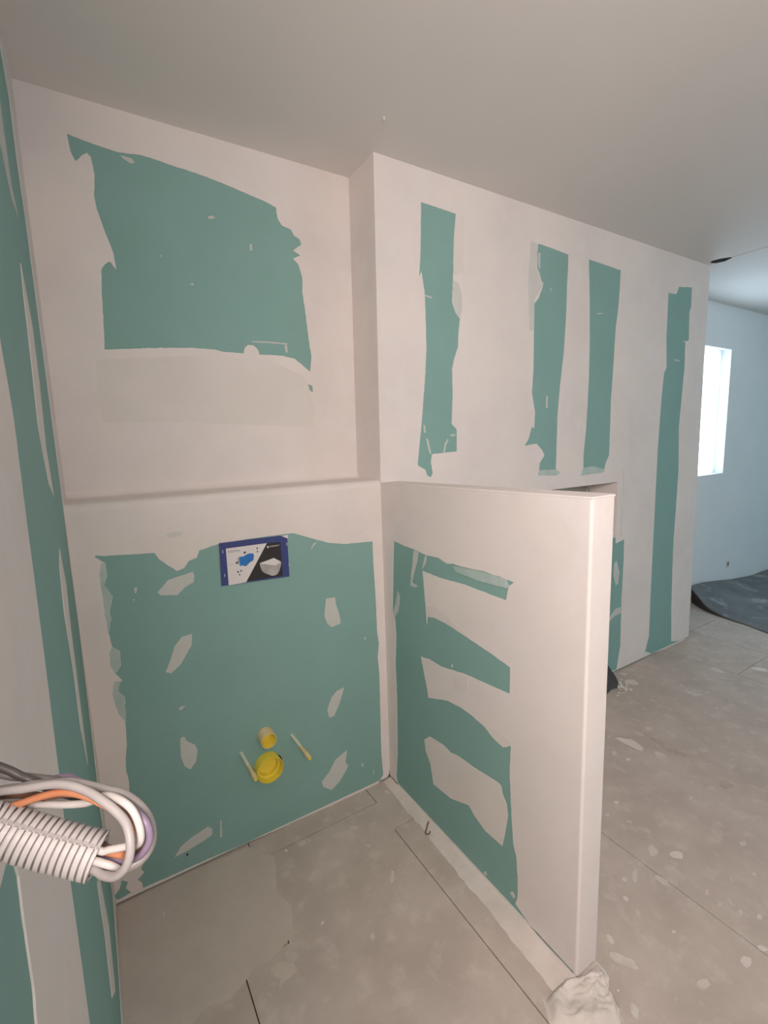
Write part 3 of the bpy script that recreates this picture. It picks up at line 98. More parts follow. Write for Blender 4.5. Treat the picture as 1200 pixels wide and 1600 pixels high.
T['wires']['white_core'] = [[0.04502,-1.30078,1.20983],[0.04627,-1.3014,1.20916],[0.04757,-1.30199,1.20855],[0.0488,-1.30267,1.20792],[0.04994,-1.3034,1.20717],[0.05114,-1.30409,1.20648],[0.05236,-1.30478,1.20581],[0.05359,-1.30546,1.20517],[0.05484,-1.30615,1.20457],[0.0561,-1.30685,1.204],[0.05739,-1.30752,1.20345],[0.05861,-1.30834,1.20302],[0.0598,-1.30923,1.20258],[0.06104,-1.30987,1.20194],[0.06216,-1.31008,1.2009],[0.06303,-1.30982,1.19965],[0.06374,-1.30935,1.19838],[0.06481,-1.30861,1.19758],[0.06612,-1.30801,1.19701],[0.06749,-1.30742,1.19661],[0.06891,-1.30685,1.19666],[0.07015,-1.30633,1.1974],[0.07106,-1.30583,1.19854],[0.07168,-1.30517,1.19979],[0.07207,-1.30429,1.201],[0.07229,-1.30326,1.20213],[0.07228,-1.30218,1.20324],[0.07206,-1.30105,1.20427],[0.07167,-1.29989,1.20523],[0.07113,-1.29871,1.20607],[0.07044,-1.2975,1.20675],[0.06965,-1.29629,1.20729],[0.06875,-1.2951,1.20771],[0.06776,-1.29396,1.20805],[0.06671,-1.29286,1.20836],[0.06564,-1.29179,1.20867],[0.06455,-1.29073,1.20897],[0.06344,-1.28969,1.20925],[0.06229,-1.28868,1.20949],[0.06119,-1.2876,1.20963],[0.06008,-1.28654,1.20981],[0.05893,-1.28551,1.20993],[0.05774,-1.28452,1.20997],[0.05653,-1.28355,1.20997],[0.05529,-1.28262,1.20991],[0.05404,-1.2817,1.20982],[0.05279,-1.28081,1.20971],[0.05152,-1.27992,1.20959],[0.05025,-1.27904,1.20947],[0.04898,-1.27817,1.20935],[0.0477,-1.2773,1.20924],[0.04643,-1.27641,1.20916],[0.04516,-1.27553,1.2091],[0.0439,-1.27464,1.20908],[0.04263,-1.27375,1.20908],[0.04136,-1.27286,1.20911],[0.04009,-1.27197,1.20914],[0.03883,-1.27108,1.20917],[0.03756,-1.27019,1.20918],[0.03629,-1.2693,1.20916],[0.03503,-1.2684,1.20912],[0.03377,-1.26751,1.20903],[0.03251,-1.26662,1.20892],[0.03125,-1.26572,1.20877],[0.03,-1.26483,1.2086],[0.02874,-1.26394,1.20841],[0.02749,-1.26305,1.2082],[0.02624,-1.26215,1.208],[0.025,-1.26126,1.20777],[0.02375,-1.26037,1.20754],[0.02251,-1.25948,1.2073],[0.02127,-1.25858,1.20705],[0.02003,-1.25769,1.2068],[0.01879,-1.25679,1.20655],[0.01756,-1.2559,1.20629],[0.01632,-1.255,1.20602],[0.01509,-1.2541,1.20576],[0.01386,-1.2532,1.20549],[0.01263,-1.2523,1.20521],[0.0114,-1.2514,1.20492],[0.01018,-1.2505,1.20463],[0.00896,-1.24959,1.20432],[0.00774,-1.24869,1.20401],[0.00652,-1.24779,1.2037],[0.0053,-1.24688,1.20338],[0.0041,-1.24597,1.20304],[0.00289,-1.24506,1.20271],[0.00161,-1.24422,1.20245],[0.00036,-1.24336,1.20217],[-0.0009,-1.2425,1.2019]]
T['wires']['pale_grey'] = [[0.04689,-1.30241,1.20577],[0.04808,-1.30301,1.20496],[0.04933,-1.30357,1.20421],[0.05059,-1.30413,1.20349],[0.05187,-1.3047,1.2028],[0.05315,-1.30529,1.20215],[0.05444,-1.30588,1.2015],[0.0557,-1.30664,1.20099],[0.05689,-1.30756,1.20059],[0.05778,-1.30878,1.2003],[0.05858,-1.31011,1.20016],[0.05938,-1.31144,1.20027],[0.06028,-1.31269,1.20052],[0.06116,-1.31393,1.20084],[0.06205,-1.31511,1.20132],[0.06296,-1.31617,1.20201],[0.06388,-1.31706,1.20289],[0.06478,-1.31781,1.20393],[0.06561,-1.31843,1.20508],[0.06634,-1.31886,1.20639],[0.06693,-1.31911,1.2078],[0.06741,-1.31915,1.20929],[0.06779,-1.319,1.21079],[0.06801,-1.31858,1.21227],[0.06809,-1.31795,1.21369],[0.06807,-1.31709,1.21498],[0.06793,-1.31602,1.2161],[0.06763,-1.31486,1.2171],[0.06717,-1.31364,1.21795],[0.06655,-1.31239,1.21865],[0.06582,-1.31126,1.21942],[0.06499,-1.31022,1.22024],[0.06413,-1.30918,1.22101],[0.06323,-1.30813,1.22173],[0.06231,-1.30708,1.22242],[0.06138,-1.30601,1.22306],[0.06043,-1.30492,1.22367],[0.05946,-1.30386,1.22427],[0.05845,-1.30283,1.22484],[0.05736,-1.30186,1.22541],[0.05623,-1.30096,1.22598],[0.05505,-1.30011,1.22654],[0.05383,-1.29928,1.22704],[0.05257,-1.29845,1.22745],[0.05128,-1.29762,1.22773],[0.04997,-1.29681,1.2279],[0.04863,-1.29602,1.22797],[0.04728,-1.29524,1.22797],[0.04592,-1.29448,1.2279],[0.04454,-1.29376,1.22777],[0.04317,-1.29304,1.22761],[0.0418,-1.29232,1.22742],[0.04045,-1.29156,1.22723],[0.03912,-1.29077,1.22705],[0.03781,-1.28994,1.2269],[0.03657,-1.28902,1.22672],[0.03539,-1.28803,1.22646],[0.03424,-1.28703,1.22614],[0.0331,-1.28603,1.22578],[0.03198,-1.28502,1.22539],[0.03086,-1.28402,1.22497],[0.02974,-1.28303,1.22454],[0.02863,-1.28203,1.2241],[0.02752,-1.28103,1.22365],[0.0264,-1.28004,1.22319],[0.02531,-1.27904,1.22272],[0.02421,-1.27804,1.22225],[0.02312,-1.27704,1.22176],[0.02204,-1.27603,1.22127],[0.02097,-1.27501,1.22077],[0.01991,-1.27399,1.22025],[0.01885,-1.27297,1.21974],[0.01782,-1.27193,1.21919],[0.01679,-1.2709,1.21865],[0.01577,-1.26986,1.2181],[0.01476,-1.26882,1.21754],[0.01375,-1.26777,1.21698],[0.01274,-1.26672,1.21642],[0.01174,-1.26568,1.21585],[0.01074,-1.26462,1.21527],[0.00974,-1.26357,1.2147],[0.00874,-1.26252,1.21413],[0.00775,-1.26147,1.21355],[0.00676,-1.26042,1.21297],[0.00576,-1.25936,1.21239],[0.00477,-1.25831,1.21181],[0.00378,-1.25726,1.21123],[0.00279,-1.2562,1.21065],[0.0018,-1.25515,1.21008],[0.0008,-1.2541,1.2095]]
T['wires']['grey'] = [[0.04034,-1.29831,1.20694],[0.04175,-1.29892,1.20607],[0.04318,-1.29951,1.20522],[0.04461,-1.3001,1.20438],[0.04605,-1.30062,1.20349],[0.04752,-1.30114,1.20266],[0.04899,-1.3017,1.20187],[0.05046,-1.3023,1.20109],[0.05193,-1.30293,1.20034],[0.0534,-1.30359,1.1996],[0.05486,-1.30429,1.19891],[0.05633,-1.305,1.19824],[0.05786,-1.30561,1.19762],[0.0594,-1.30564,1.19678],[0.06097,-1.30566,1.19597],[0.06255,-1.30558,1.1952],[0.06421,-1.30556,1.1946],[0.06593,-1.30554,1.19422],[0.06769,-1.30549,1.19409],[0.06943,-1.30535,1.19428],[0.07106,-1.30517,1.19492],[0.07244,-1.305,1.19599],[0.07356,-1.30484,1.19735],[0.07437,-1.30473,1.19891],[0.07485,-1.30467,1.2006],[0.07509,-1.30452,1.20234],[0.07513,-1.30413,1.20406],[0.07499,-1.30364,1.20575],[0.07468,-1.30314,1.20741],[0.07419,-1.30276,1.20906],[0.07355,-1.30243,1.21068],[0.07276,-1.30201,1.2122],[0.07184,-1.30133,1.21353],[0.07081,-1.30043,1.21465],[0.0697,-1.29946,1.21562],[0.06851,-1.29858,1.21658],[0.06722,-1.29774,1.21745],[0.06577,-1.29722,1.21831],[0.06424,-1.29669,1.21899],[0.06276,-1.29639,1.21991],[0.06137,-1.29633,1.22099],[0.05998,-1.2963,1.22208],[0.05855,-1.29614,1.2231],[0.05706,-1.29572,1.22394],[0.05556,-1.2951,1.22464],[0.05405,-1.2944,1.22523],[0.05249,-1.29371,1.22569],[0.05086,-1.29312,1.226],[0.04919,-1.29256,1.22615],[0.04754,-1.29195,1.22622],[0.04593,-1.29123,1.22628],[0.04435,-1.29044,1.22634],[0.0428,-1.2896,1.22634],[0.04128,-1.28871,1.22624],[0.03978,-1.2878,1.226],[0.03833,-1.28687,1.22563],[0.03707,-1.2857,1.22523],[0.03582,-1.28452,1.22482],[0.0345,-1.28341,1.22445],[0.03323,-1.28227,1.22402],[0.03204,-1.28105,1.22354],[0.03088,-1.27982,1.22305],[0.02972,-1.27858,1.22256],[0.02857,-1.27733,1.22206],[0.02741,-1.27609,1.22157],[0.02625,-1.27485,1.22107],[0.02509,-1.27362,1.22057],[0.02393,-1.27239,1.22006],[0.02277,-1.27116,1.21954],[0.02161,-1.26995,1.21901],[0.02045,-1.26873,1.21848],[0.01928,-1.26752,1.21793],[0.01812,-1.26632,1.21737],[0.01695,-1.26512,1.2168],[0.01579,-1.26393,1.21621],[0.01463,-1.26274,1.21561],[0.01347,-1.26155,1.21501],[0.01231,-1.26037,1.21439],[0.01115,-1.25918,1.21378],[0.01,-1.258,1.21316],[0.00884,-1.25682,1.21254],[0.00768,-1.25564,1.21191],[0.00653,-1.25447,1.21128],[0.00537,-1.25329,1.21065],[0.00422,-1.25211,1.21002],[0.00306,-1.25093,1.20939],[0.0019,-1.24976,1.20876],[0.00074,-1.24858,1.20815],[-0.00037,-1.2474,1.20747],[-0.00141,-1.24624,1.20664]]
T['wires']['black'] = [[0.04,-1.29466,1.2086],[0.04128,-1.29534,1.20745],[0.04255,-1.29595,1.20627],[0.04395,-1.29658,1.20523],[0.04535,-1.29717,1.20419],[0.0468,-1.29772,1.20318],[0.04829,-1.29826,1.20223],[0.04983,-1.29883,1.20138],[0.05139,-1.29947,1.20062],[0.05295,-1.30013,1.19988],[0.05451,-1.30083,1.19919],[0.05606,-1.30158,1.19851],[0.05761,-1.30233,1.19784],[0.05916,-1.30265,1.197],[0.0607,-1.30265,1.196],[0.06223,-1.30256,1.19498],[0.06379,-1.3024,1.194],[0.06545,-1.30222,1.1932],[0.0672,-1.30199,1.19269],[0.06902,-1.30171,1.19252],[0.0708,-1.30134,1.19276],[0.07235,-1.30086,1.19363],[0.07344,-1.30026,1.19499],[0.07422,-1.29966,1.19655],[0.07474,-1.29911,1.19823],[0.07497,-1.29859,1.19999],[0.07498,-1.29812,1.20177],[0.07479,-1.29773,1.20357],[0.07437,-1.29743,1.20535],[0.07375,-1.2971,1.20705],[0.07288,-1.29668,1.20862],[0.07174,-1.29615,1.20998],[0.07042,-1.29557,1.21114],[0.06897,-1.29503,1.21214],[0.0674,-1.29446,1.21292],[0.06578,-1.29368,1.21337],[0.06419,-1.29278,1.21361],[0.06261,-1.29182,1.21372],[0.06104,-1.29086,1.21381],[0.05946,-1.2899,1.21393],[0.05789,-1.28893,1.21408],[0.05636,-1.2879,1.2142],[0.05484,-1.28686,1.21431],[0.0533,-1.28586,1.21447],[0.05171,-1.28496,1.21475],[0.05023,-1.28407,1.21528],[0.04876,-1.2838,1.21632],[0.04743,-1.28395,1.21759],[0.04634,-1.28446,1.219],[0.04559,-1.28518,1.22051],[0.04467,-1.28565,1.22202],[0.0435,-1.28569,1.22344],[0.04218,-1.28541,1.22469],[0.04081,-1.2849,1.22582],[0.03944,-1.28439,1.22693],[0.03808,-1.28415,1.22816],[0.03677,-1.28366,1.22937],[0.03543,-1.28298,1.23044],[0.03402,-1.28228,1.2314],[0.03259,-1.28159,1.23236],[0.03114,-1.2807,1.23306],[0.02972,-1.27957,1.23338],[0.02836,-1.27833,1.23349],[0.02704,-1.27703,1.23349],[0.02575,-1.27571,1.23342],[0.02448,-1.27437,1.23332],[0.02322,-1.27302,1.23318],[0.02198,-1.27167,1.23301],[0.02074,-1.27031,1.23282],[0.01952,-1.26894,1.2326],[0.0183,-1.26757,1.23236],[0.01709,-1.26619,1.23211],[0.01589,-1.26482,1.23183],[0.01469,-1.26344,1.23154],[0.0135,-1.26206,1.23121],[0.01232,-1.26068,1.23087],[0.01115,-1.2593,1.23051],[0.00998,-1.25792,1.23013],[0.00881,-1.25653,1.22976],[0.00765,-1.25515,1.22937],[0.00649,-1.25377,1.22897],[0.00533,-1.25238,1.22857],[0.00418,-1.251,1.22817],[0.00302,-1.24961,1.22776],[0.00187,-1.24823,1.22735],[0.00071,-1.24684,1.22694],[-0.00044,-1.24546,1.22652],[-0.00159,-1.24407,1.22611],[-0.00274,-1.24268,1.2257],[-0.0039,-1.2413,1.2253]]
T['wires']['dark_grey'] = [[0.03929,-1.29138,1.20801],[0.04088,-1.29201,1.2074],[0.04247,-1.29265,1.20678],[0.04405,-1.29334,1.20621],[0.04561,-1.2941,1.20566],[0.04714,-1.29493,1.20513],[0.04864,-1.2958,1.2046],[0.05012,-1.29672,1.20407],[0.0516,-1.2976,1.2035],[0.05312,-1.29835,1.20283],[0.05465,-1.29899,1.20209],[0.05619,-1.29956,1.20131],[0.05771,-1.30004,1.20043],[0.05921,-1.30044,1.19951],[0.06062,-1.30078,1.19872],[0.06156,-1.30009,1.19732],[0.06281,-1.2998,1.19604],[0.06409,-1.2995,1.19479],[0.0654,-1.29914,1.19358],[0.06681,-1.29874,1.1925],[0.06839,-1.29831,1.19172],[0.07008,-1.29775,1.19149],[0.0717,-1.29707,1.19189],[0.07294,-1.29643,1.19301],[0.07358,-1.2959,1.19462],[0.0739,-1.29538,1.19633],[0.07405,-1.29477,1.19804],[0.07398,-1.29409,1.19972],[0.07364,-1.29341,1.20137],[0.07303,-1.29277,1.20296],[0.07222,-1.29217,1.20447],[0.07121,-1.29151,1.20583],[0.07006,-1.29076,1.20701],[0.06879,-1.28991,1.208],[0.06746,-1.28903,1.20887],[0.0661,-1.28815,1.20969],[0.06471,-1.2873,1.21049],[0.06329,-1.28648,1.21128],[0.06178,-1.28576,1.212],[0.06025,-1.28499,1.21259],[0.0587,-1.28428,1.21322],[0.05714,-1.28372,1.21397],[0.0556,-1.28333,1.21485],[0.05413,-1.28325,1.21592],[0.05279,-1.28348,1.21709],[0.05136,-1.28386,1.21812],[0.04997,-1.28431,1.2192],[0.0489,-1.28438,1.22063],[0.04777,-1.28353,1.2217],[0.04623,-1.28291,1.22234],[0.04459,-1.2825,1.22299],[0.04299,-1.2818,1.22351],[0.04141,-1.28103,1.22397],[0.0398,-1.28034,1.22446],[0.03815,-1.2798,1.22497],[0.03646,-1.2793,1.22544],[0.03483,-1.27867,1.22592],[0.03327,-1.2781,1.22666],[0.03176,-1.27732,1.22728],[0.03031,-1.27626,1.22753],[0.02893,-1.27508,1.22759],[0.0276,-1.27384,1.22756],[0.02628,-1.27259,1.22751],[0.02499,-1.27132,1.22744],[0.0237,-1.27003,1.22735],[0.02243,-1.26873,1.22725],[0.02117,-1.26743,1.22713],[0.01992,-1.26611,1.227],[0.01868,-1.26479,1.22685],[0.01745,-1.26347,1.22668],[0.01622,-1.26214,1.22651],[0.01501,-1.2608,1.2263],[0.0138,-1.25945,1.22609],[0.01261,-1.2581,1.22584],[0.01143,-1.25675,1.22557],[0.01025,-1.25539,1.2253],[0.00909,-1.25403,1.22499],[0.00793,-1.25266,1.22468],[0.00677,-1.2513,1.22437],[0.00562,-1.24993,1.22404],[0.00447,-1.24856,1.22371],[0.00332,-1.24718,1.22337],[0.00218,-1.24581,1.22303],[0.00104,-1.24444,1.22268],[-0.0001,-1.24307,1.22234],[-0.00124,-1.24169,1.22199],[-0.00238,-1.24032,1.22164],[-0.00351,-1.23894,1.22129],[-0.00466,-1.23757,1.22094],[-0.0058,-1.2362,1.2206]]

W0 = 0.968; W0T = 0.9806; WE = 3.30; WET = 3.26; H = 2.296; LEDGE = 1.2; DR = 0.178; DF = 0.36; PT = 0.0793; PL = 0.855
XR = 6.6; YR = -3.4

# ------------------------------------------------------------------ materials
def material(name, base, rough=0.8, alt=None, scale=6.0, detail=4.0, bump=0.0, bscale=60.0, spec=0.3, lo=0.35, hi=0.65, third=None, tscale=40.0, tlo=0.6, thi=0.75, coat=0.0, stretch=None):
    m = bpy.data.materials.new(name); m.use_nodes = True
    nt = m.node_tree; n = nt.nodes; b = n['Principled BSDF']
    b.inputs['Base Color'].default_value = (*base, 1)
    b.inputs['Roughness'].default_value = rough
    b.inputs['Specular IOR Level'].default_value = spec
    if coat: b.inputs['Coat Weight'].default_value = coat
    tc = n.new('ShaderNodeTexCoord'); src = tc.outputs['Object']
    if stretch:
        mp = n.new('ShaderNodeMapping'); mp.inputs['Scale'].default_value = stretch
        nt.links.new(src, mp.inputs['Vector']); src = mp.outputs['Vector']
    col = None
    def layer(prev, colour, sc, l, h):
        t = n.new('ShaderNodeTexNoise'); t.inputs['Scale'].default_value = sc; t.inputs['Detail'].default_value = detail; t.inputs['Roughness'].default_value = 0.6
        nt.links.new(src, t.inputs['Vector'])
        r = n.new('ShaderNodeMapRange'); r.inputs['From Min'].default_value = l; r.inputs['From Max'].default_value = h
        nt.links.new(t.outputs['Fac'], r.inputs['Value'])
        x = n.new('ShaderNodeMix'); x.data_type = 'RGBA'
        nt.links.new(r.outputs['Result'], x.inputs[0])
        if prev is None: x.inputs[6].default_value = (*base, 1)
        else: nt.links.new(prev, x.inputs[6])
        x.inputs[7].default_value = (*colour, 1)
        return x.outputs[2]
    if alt: col = layer(col, alt, scale, lo, hi)
    if third: col = layer(col, third, tscale, tlo, thi)
    if col is not None: nt.links.new(col, b.inputs['Base Color'])
    if bump:
        t = n.new('ShaderNodeTexNoise'); t.inputs['Scale'].default_value = bscale; t.inputs['Detail'].default_value = 5
        nt.links.new(src, t.inputs['Vector'])
        bp = n.new('ShaderNodeBump'); bp.inputs['Strength'].default_value = bump; bp.inputs['Distance'].default_value = 0.004
        nt.links.new(t.outputs['Fac'], bp.inputs['Height']); nt.links.new(bp.outputs['Normal'], b.inputs['Normal'])
    return m

TEAL = (0.232, 0.397, 0.362)
MT = {}
MT['board'] = material('green_plasterboard', TEAL, 0.75, alt=(0.245, 0.415, 0.383), scale=5, bump=0.03, bscale=150)
MT['coat'] = material('joint_compound', (0.80, 0.73, 0.69), 0.9, alt=(0.73, 0.672, 0.645), scale=2.6, bump=0.08, bscale=30, spec=0.15, third=(0.77, 0.72, 0.70), tscale=9, tlo=0.5, thi=0.7)
MT['thin'] = material('thin_compound', (0.67, 0.645, 0.61), 0.9, alt=(0.60, 0.605, 0.575), scale=7, bump=0.08, bscale=40, spec=0.15)
MT['skim'] = material('damp_skim', (0.715, 0.665, 0.62), 0.9, alt=(0.76, 0.70, 0.66), scale=5, bump=0.05, bscale=30, spec=0.15)
MT['film'] = material('compound_film', (0.40, 0.52, 0.49), 0.8, alt=(0.52, 0.59, 0.56), scale=12, spec=0.2)
MT['spot'] = material('compound_filler', (0.60, 0.60, 0.57), 0.9, alt=(0.55, 0.575, 0.545), scale=14, bump=0.06, bscale=60, spec=0.15)
MT['ceil'] = material('ceiling_paint', (0.78, 0.74, 0.71), 0.85, alt=(0.76, 0.73, 0.705), scale=2, bump=0.04, bscale=20, spec=0.2)
MT['white'] = material('white_paint', (0.78, 0.80, 0.81), 0.8, alt=(0.75, 0.78, 0.80), scale=3, bump=0.04, bscale=25, spec=0.2)
MT['floor'] = material('dusty_screed_board', (0.55, 0.475, 0.42), 0.92, alt=(0.48, 0.41, 0.36), scale=5.5, detail=8, bump=0.12, bscale=90, spec=0.15, lo=0.38, hi=0.62, third=(0.61, 0.535, 0.48), tscale=16, tlo=0.52, thi=0.72)
MT['under'] = material('dark_joint', (0.10, 0.085, 0.075), 0.95, spec=0.1)
MT['fskim'] = material('floor_skim', (0.60, 0.525, 0.465), 0.92, alt=(0.55, 0.48, 0.42), scale=7, detail=6, bump=0.08, bscale=60, spec=0.15)
MT['fwhite'] = material('floor_plaster', (0.74, 0.67, 0.62), 0.95, alt=(0.66, 0.59, 0.54), scale=12, detail=6, bump=0.6, bscale=38, spec=0.15)
MT['splat'] = material('dried_splatter', (0.66, 0.60, 0.55), 0.95, alt=(0.58, 0.52, 0.47), scale=40, spec=0.15)
MT['stain'] = material('floor_stain', (0.42, 0.36, 0.32), 0.95, alt=(0.52, 0.45, 0.40), scale=25, spec=0.1)
MT['near_black'] = material('shade_and_screw_black', (0.04, 0.045, 0.045), 0.95, spec=0.1)  # near-black for shade painted into hollows, and for the screw head
MT['yellow'] = material('yellow_plastic', (0.84, 0.68, 0.07), 0.45, alt=(0.80, 0.64, 0.08), scale=20, spec=0.4)
MT['pale'] = material('dusty_yellow_plastic', (0.76, 0.61, 0.36), 0.6, alt=(0.76, 0.60, 0.28), scale=30, spec=0.3)
MT['sleeve'] = material('clear_sleeve', (0.74, 0.78, 0.66), 0.4, alt=(0.72, 0.74, 0.55), scale=30, spec=0.5)
MT['blue'] = material('print_navy', (0.045, 0.062, 0.22), 0.45, alt=(0.05, 0.065, 0.20), scale=8, spec=0.4)
MT['pwhite'] = material('print_white', (0.74, 0.70, 0.69), 0.5, alt=(0.72, 0.69, 0.68), scale=10, spec=0.4)
MT['pblack'] = material('print_black', (0.030, 0.028, 0.030), 0.45, spec=0.4)
MT['pblue'] = material('print_blue', (0.025, 0.17, 0.50), 0.45, alt=(0.03, 0.19, 0.53), scale=60, spec=0.4)
MT['pgrey'] = material('print_grey', (0.36, 0.345, 0.335), 0.5, alt=(0.50, 0.48, 0.47), scale=40, spec=0.4)
MT['ptext'] = material('print_text_grey', (0.16, 0.17, 0.18), 0.5, spec=0.4)
MT['pdark'] = material('print_dark', (0.06, 0.06, 0.07), 0.5, spec=0.4)
MT['cond'] = material('grey_conduit', (0.47, 0.44, 0.43), 0.45, alt=(0.50, 0.47, 0.455), scale=50, spec=0.4)
MT['w_white'] = material('white_insulation', (0.56, 0.52, 0.49), 0.4, alt=(0.53, 0.495, 0.47), scale=60, spec=0.4)
MT['w_orange'] = material('orange_insulation', (0.50, 0.19, 0.09), 0.4, alt=(0.54, 0.24, 0.13), scale=60, spec=0.4)
MT['w_brown'] = material('brown_insulation', (0.17, 0.085, 0.055), 0.4, alt=(0.21, 0.11, 0.07), scale=60, spec=0.4)
MT['w_purple'] = material('purple_insulation', (0.19, 0.14, 0.21), 0.4, alt=(0.23, 0.175, 0.24), scale=60, spec=0.4)
MT['w_pale'] = material('pale_grey_insulation', (0.33, 0.305, 0.295), 0.4, alt=(0.38, 0.35, 0.34), scale=60, spec=0.4)
MT['w_grey'] = material('grey_insulation', (0.25, 0.23, 0.22), 0.4, alt=(0.29, 0.265, 0.25), scale=60, spec=0.4)
MT['w_black'] = material('black_insulation', (0.055, 0.048, 0.045), 0.45, alt=(0.075, 0.065, 0.06), scale=60, spec=0.4)
MT['w_dark'] = material('dark_grey_insulation', (0.13, 0.115, 0.11), 0.45, alt=(0.16, 0.14, 0.13), scale=60, spec=0.4)
MT['sheet'] = material('floor_protection_sheet', (0.135, 0.145, 0.155), 0.6, alt=(0.20, 0.21, 0.22), scale=4, spec=0.35, third=(0.40, 0.41, 0.41), tscale=5, tlo=0.56, thi=0.70)
MT['rubber'] = material('rubber_and_sheet_shade', (0.055, 0.053, 0.052), 0.7, alt=(0.085, 0.08, 0.078), scale=20, spec=0.3)
MT['crumb'] = material('plaster_crumb', (0.66, 0.64, 0.60), 0.95, spec=0.1)
MT['brownchip'] = material('rusty_brown_clip', (0.20, 0.12, 0.085), 0.7, spec=0.3)
MT['metal'] = material('galvanised_steel', (0.50, 0.50, 0.49), 0.45, spec=0.5)
MT['niche'] = material('niche_lining', (0.42, 0.47, 0.43), 0.9, alt=(0.52, 0.53, 0.49), scale=6, spec=0.15)
MT['frame'] = material('window_frame', (0.80, 0.82, 0.84), 0.4, spec=0.4)
g = bpy.data.materials.new('window_glass'); g.use_nodes = True
nt = g.node_tree; nt.nodes.clear()
o_ = nt.nodes.new('ShaderNodeOutputMaterial'); mx = nt.nodes.new('ShaderNodeMixShader'); tr = nt.nodes.new('ShaderNodeBsdfTranslucent'); tr.inputs['Color'].default_value = (0.92, 0.95, 0.97, 1); gl = nt.nodes.new('ShaderNodeBsdfGlossy'); gl.inputs['Roughness'].default_value = 0.05
mx.inputs[0].default_value = 0.06
nt.links.new(tr.outputs[0], mx.inputs[1]); nt.links.new(gl.outputs[0], mx.inputs[2]); nt.links.new(mx.outputs[0], o_.inputs[0])
MT['glass'] = g

# ------------------------------------------------------------------ helpers
def link_mesh(name, verts, faces, mat, parent=None, smooth=False):
    me = bpy.data.meshes.new(name)
    me.from_pydata([tuple(v) for v in verts], [], faces)
    me.update()
    bm = bmesh.new(); bm.from_mesh(me); bmesh.ops.recalc_face_normals(bm, faces=bm.faces); bm.to_mesh(me); bm.free()
    me.materials.append(MT[mat] if isinstance(mat, str) else mat)
    if smooth:
        for p in me.polygons: p.use_smooth = True
    o = bpy.data.objects.new(name, me); COL.objects.link(o)
    if parent is not None: o.parent = parent
    return o
def tag(o, label=None, cat=None, group=None, kind=None):
    if label: o['label'] = label
    if cat: o['category'] = cat
    if group: o['group'] = group
    if kind: o['kind'] = kind
    return o
def empty(name, loc):
    o = bpy.data.objects.new(name, None); COL.objects.link(o); o.location = loc; o.empty_display_size = 0.05
    return o
def rough_loop(loop, step=0.006, amp=0.0012, seed=0):
    out = []
    n = len(loop)
    for i in range(n):
        a = Vector(loop[i]); b = Vector(loop[(i + 1) % n]); L = (b - a).length
        k = max(1, min(40, int(L / step)))
        nrm = Vector((-(b - a).y, (b - a).x)); nrm = nrm.normalized() if nrm.length > 0 else nrm
        for j in range(k):
            q = a.lerp(b, j / k)
            f = noise.noise(Vector((q.x * 60, q.y * 60, seed))) + 0.6 * noise.noise(Vector((q.x * 190, q.y * 190, seed + 3)))
            q = q + nrm * f * amp * (1 if j else 0.4)
            out.append((q.x, q.y))
    return out
def plane_y(c):   # facing -Y
    return lambda u, v, t: (u, c - t, v)
def plane_x(c, s):   # facing s*X
    return lambda u, v, t: (c + s * t, u, v)
def plane_z(c, s=1):
    return lambda u, v, t: (u, v, c + s * t)
def slab(name, loops, fn, t0, t1, mat, parent=None):
    """a sheet with holes: outer loop first, then the holes, thickness t0..t1 along the surface normal"""
    vv = [Vector((p[0], p[1], 0)) for l in loops for p in l]
    tris = tessellate_polygon([[Vector((p[0], p[1], 0)) for p in l] for l in loops])
    n = len(vv)
    verts = [fn(p.x, p.y, t1) for p in vv] + [fn(p.x, p.y, t0) for p in vv]
    faces = [tuple(t) for t in tris] + [tuple(i + n for i in reversed(t)) for t in tris]
    s = 0
    for l in loops:
        m = len(l)
        for i in range(m):
            a, b = s + i, s + (i + 1) % m
            faces.append((a, b, b + n, a + n))
        s += m
    return link_mesh(name, verts, faces, mat, parent)
def box(name, lo, hi, mat, parent=None, bevel=0.0):
    bm = bmesh.new(); bmesh.ops.create_cube(bm, size=1)
    for v in bm.verts:
        v.co = Vector([lo[i] + (v.co[i] + 0.5) * (hi[i] - lo[i]) for i in range(3)])
    if bevel: bmesh.ops.bevel(bm, geom=bm.edges[:], offset=bevel, segments=3, profile=0.5, affect='EDGES')
    me = bpy.data.meshes.new(name); bm.to_mesh(me); bm.free(); me.materials.append(MT[mat])
    o = bpy.data.objects.new(name, me); COL.objects.link(o)
    if parent is not None: o.parent = parent
    return o
def rect(a, b, c, d): return [(a, b), (c, b), (c, d), (a, d)]
def circle(cx, cy, r, n=40): return [(cx + r * math.cos(2 * math.pi * k / n), cy + r * math.sin(2 * math.pi * k / n)) for k in range(n)]
def smooth_path(pts, n=6):
    P = [Vector(p) for p in pts]; out = []
    for i in range(len(P) - 1):
        p0 = P[max(i - 1, 0)]; p1 = P[i]; p2 = P[i + 1]; p3 = P[min(i + 2, len(P) - 1)]
        for k in range(n):
            t = k / n
            out.append(0.5 * ((2 * p1) + (-p0 + p2) * t + (2 * p0 - 5 * p1 + 4 * p2 - p3) * t * t + (-p0 + 3 * p1 - 3 * p2 + p3) * t ** 3))
    out.append(P[-1]); return out
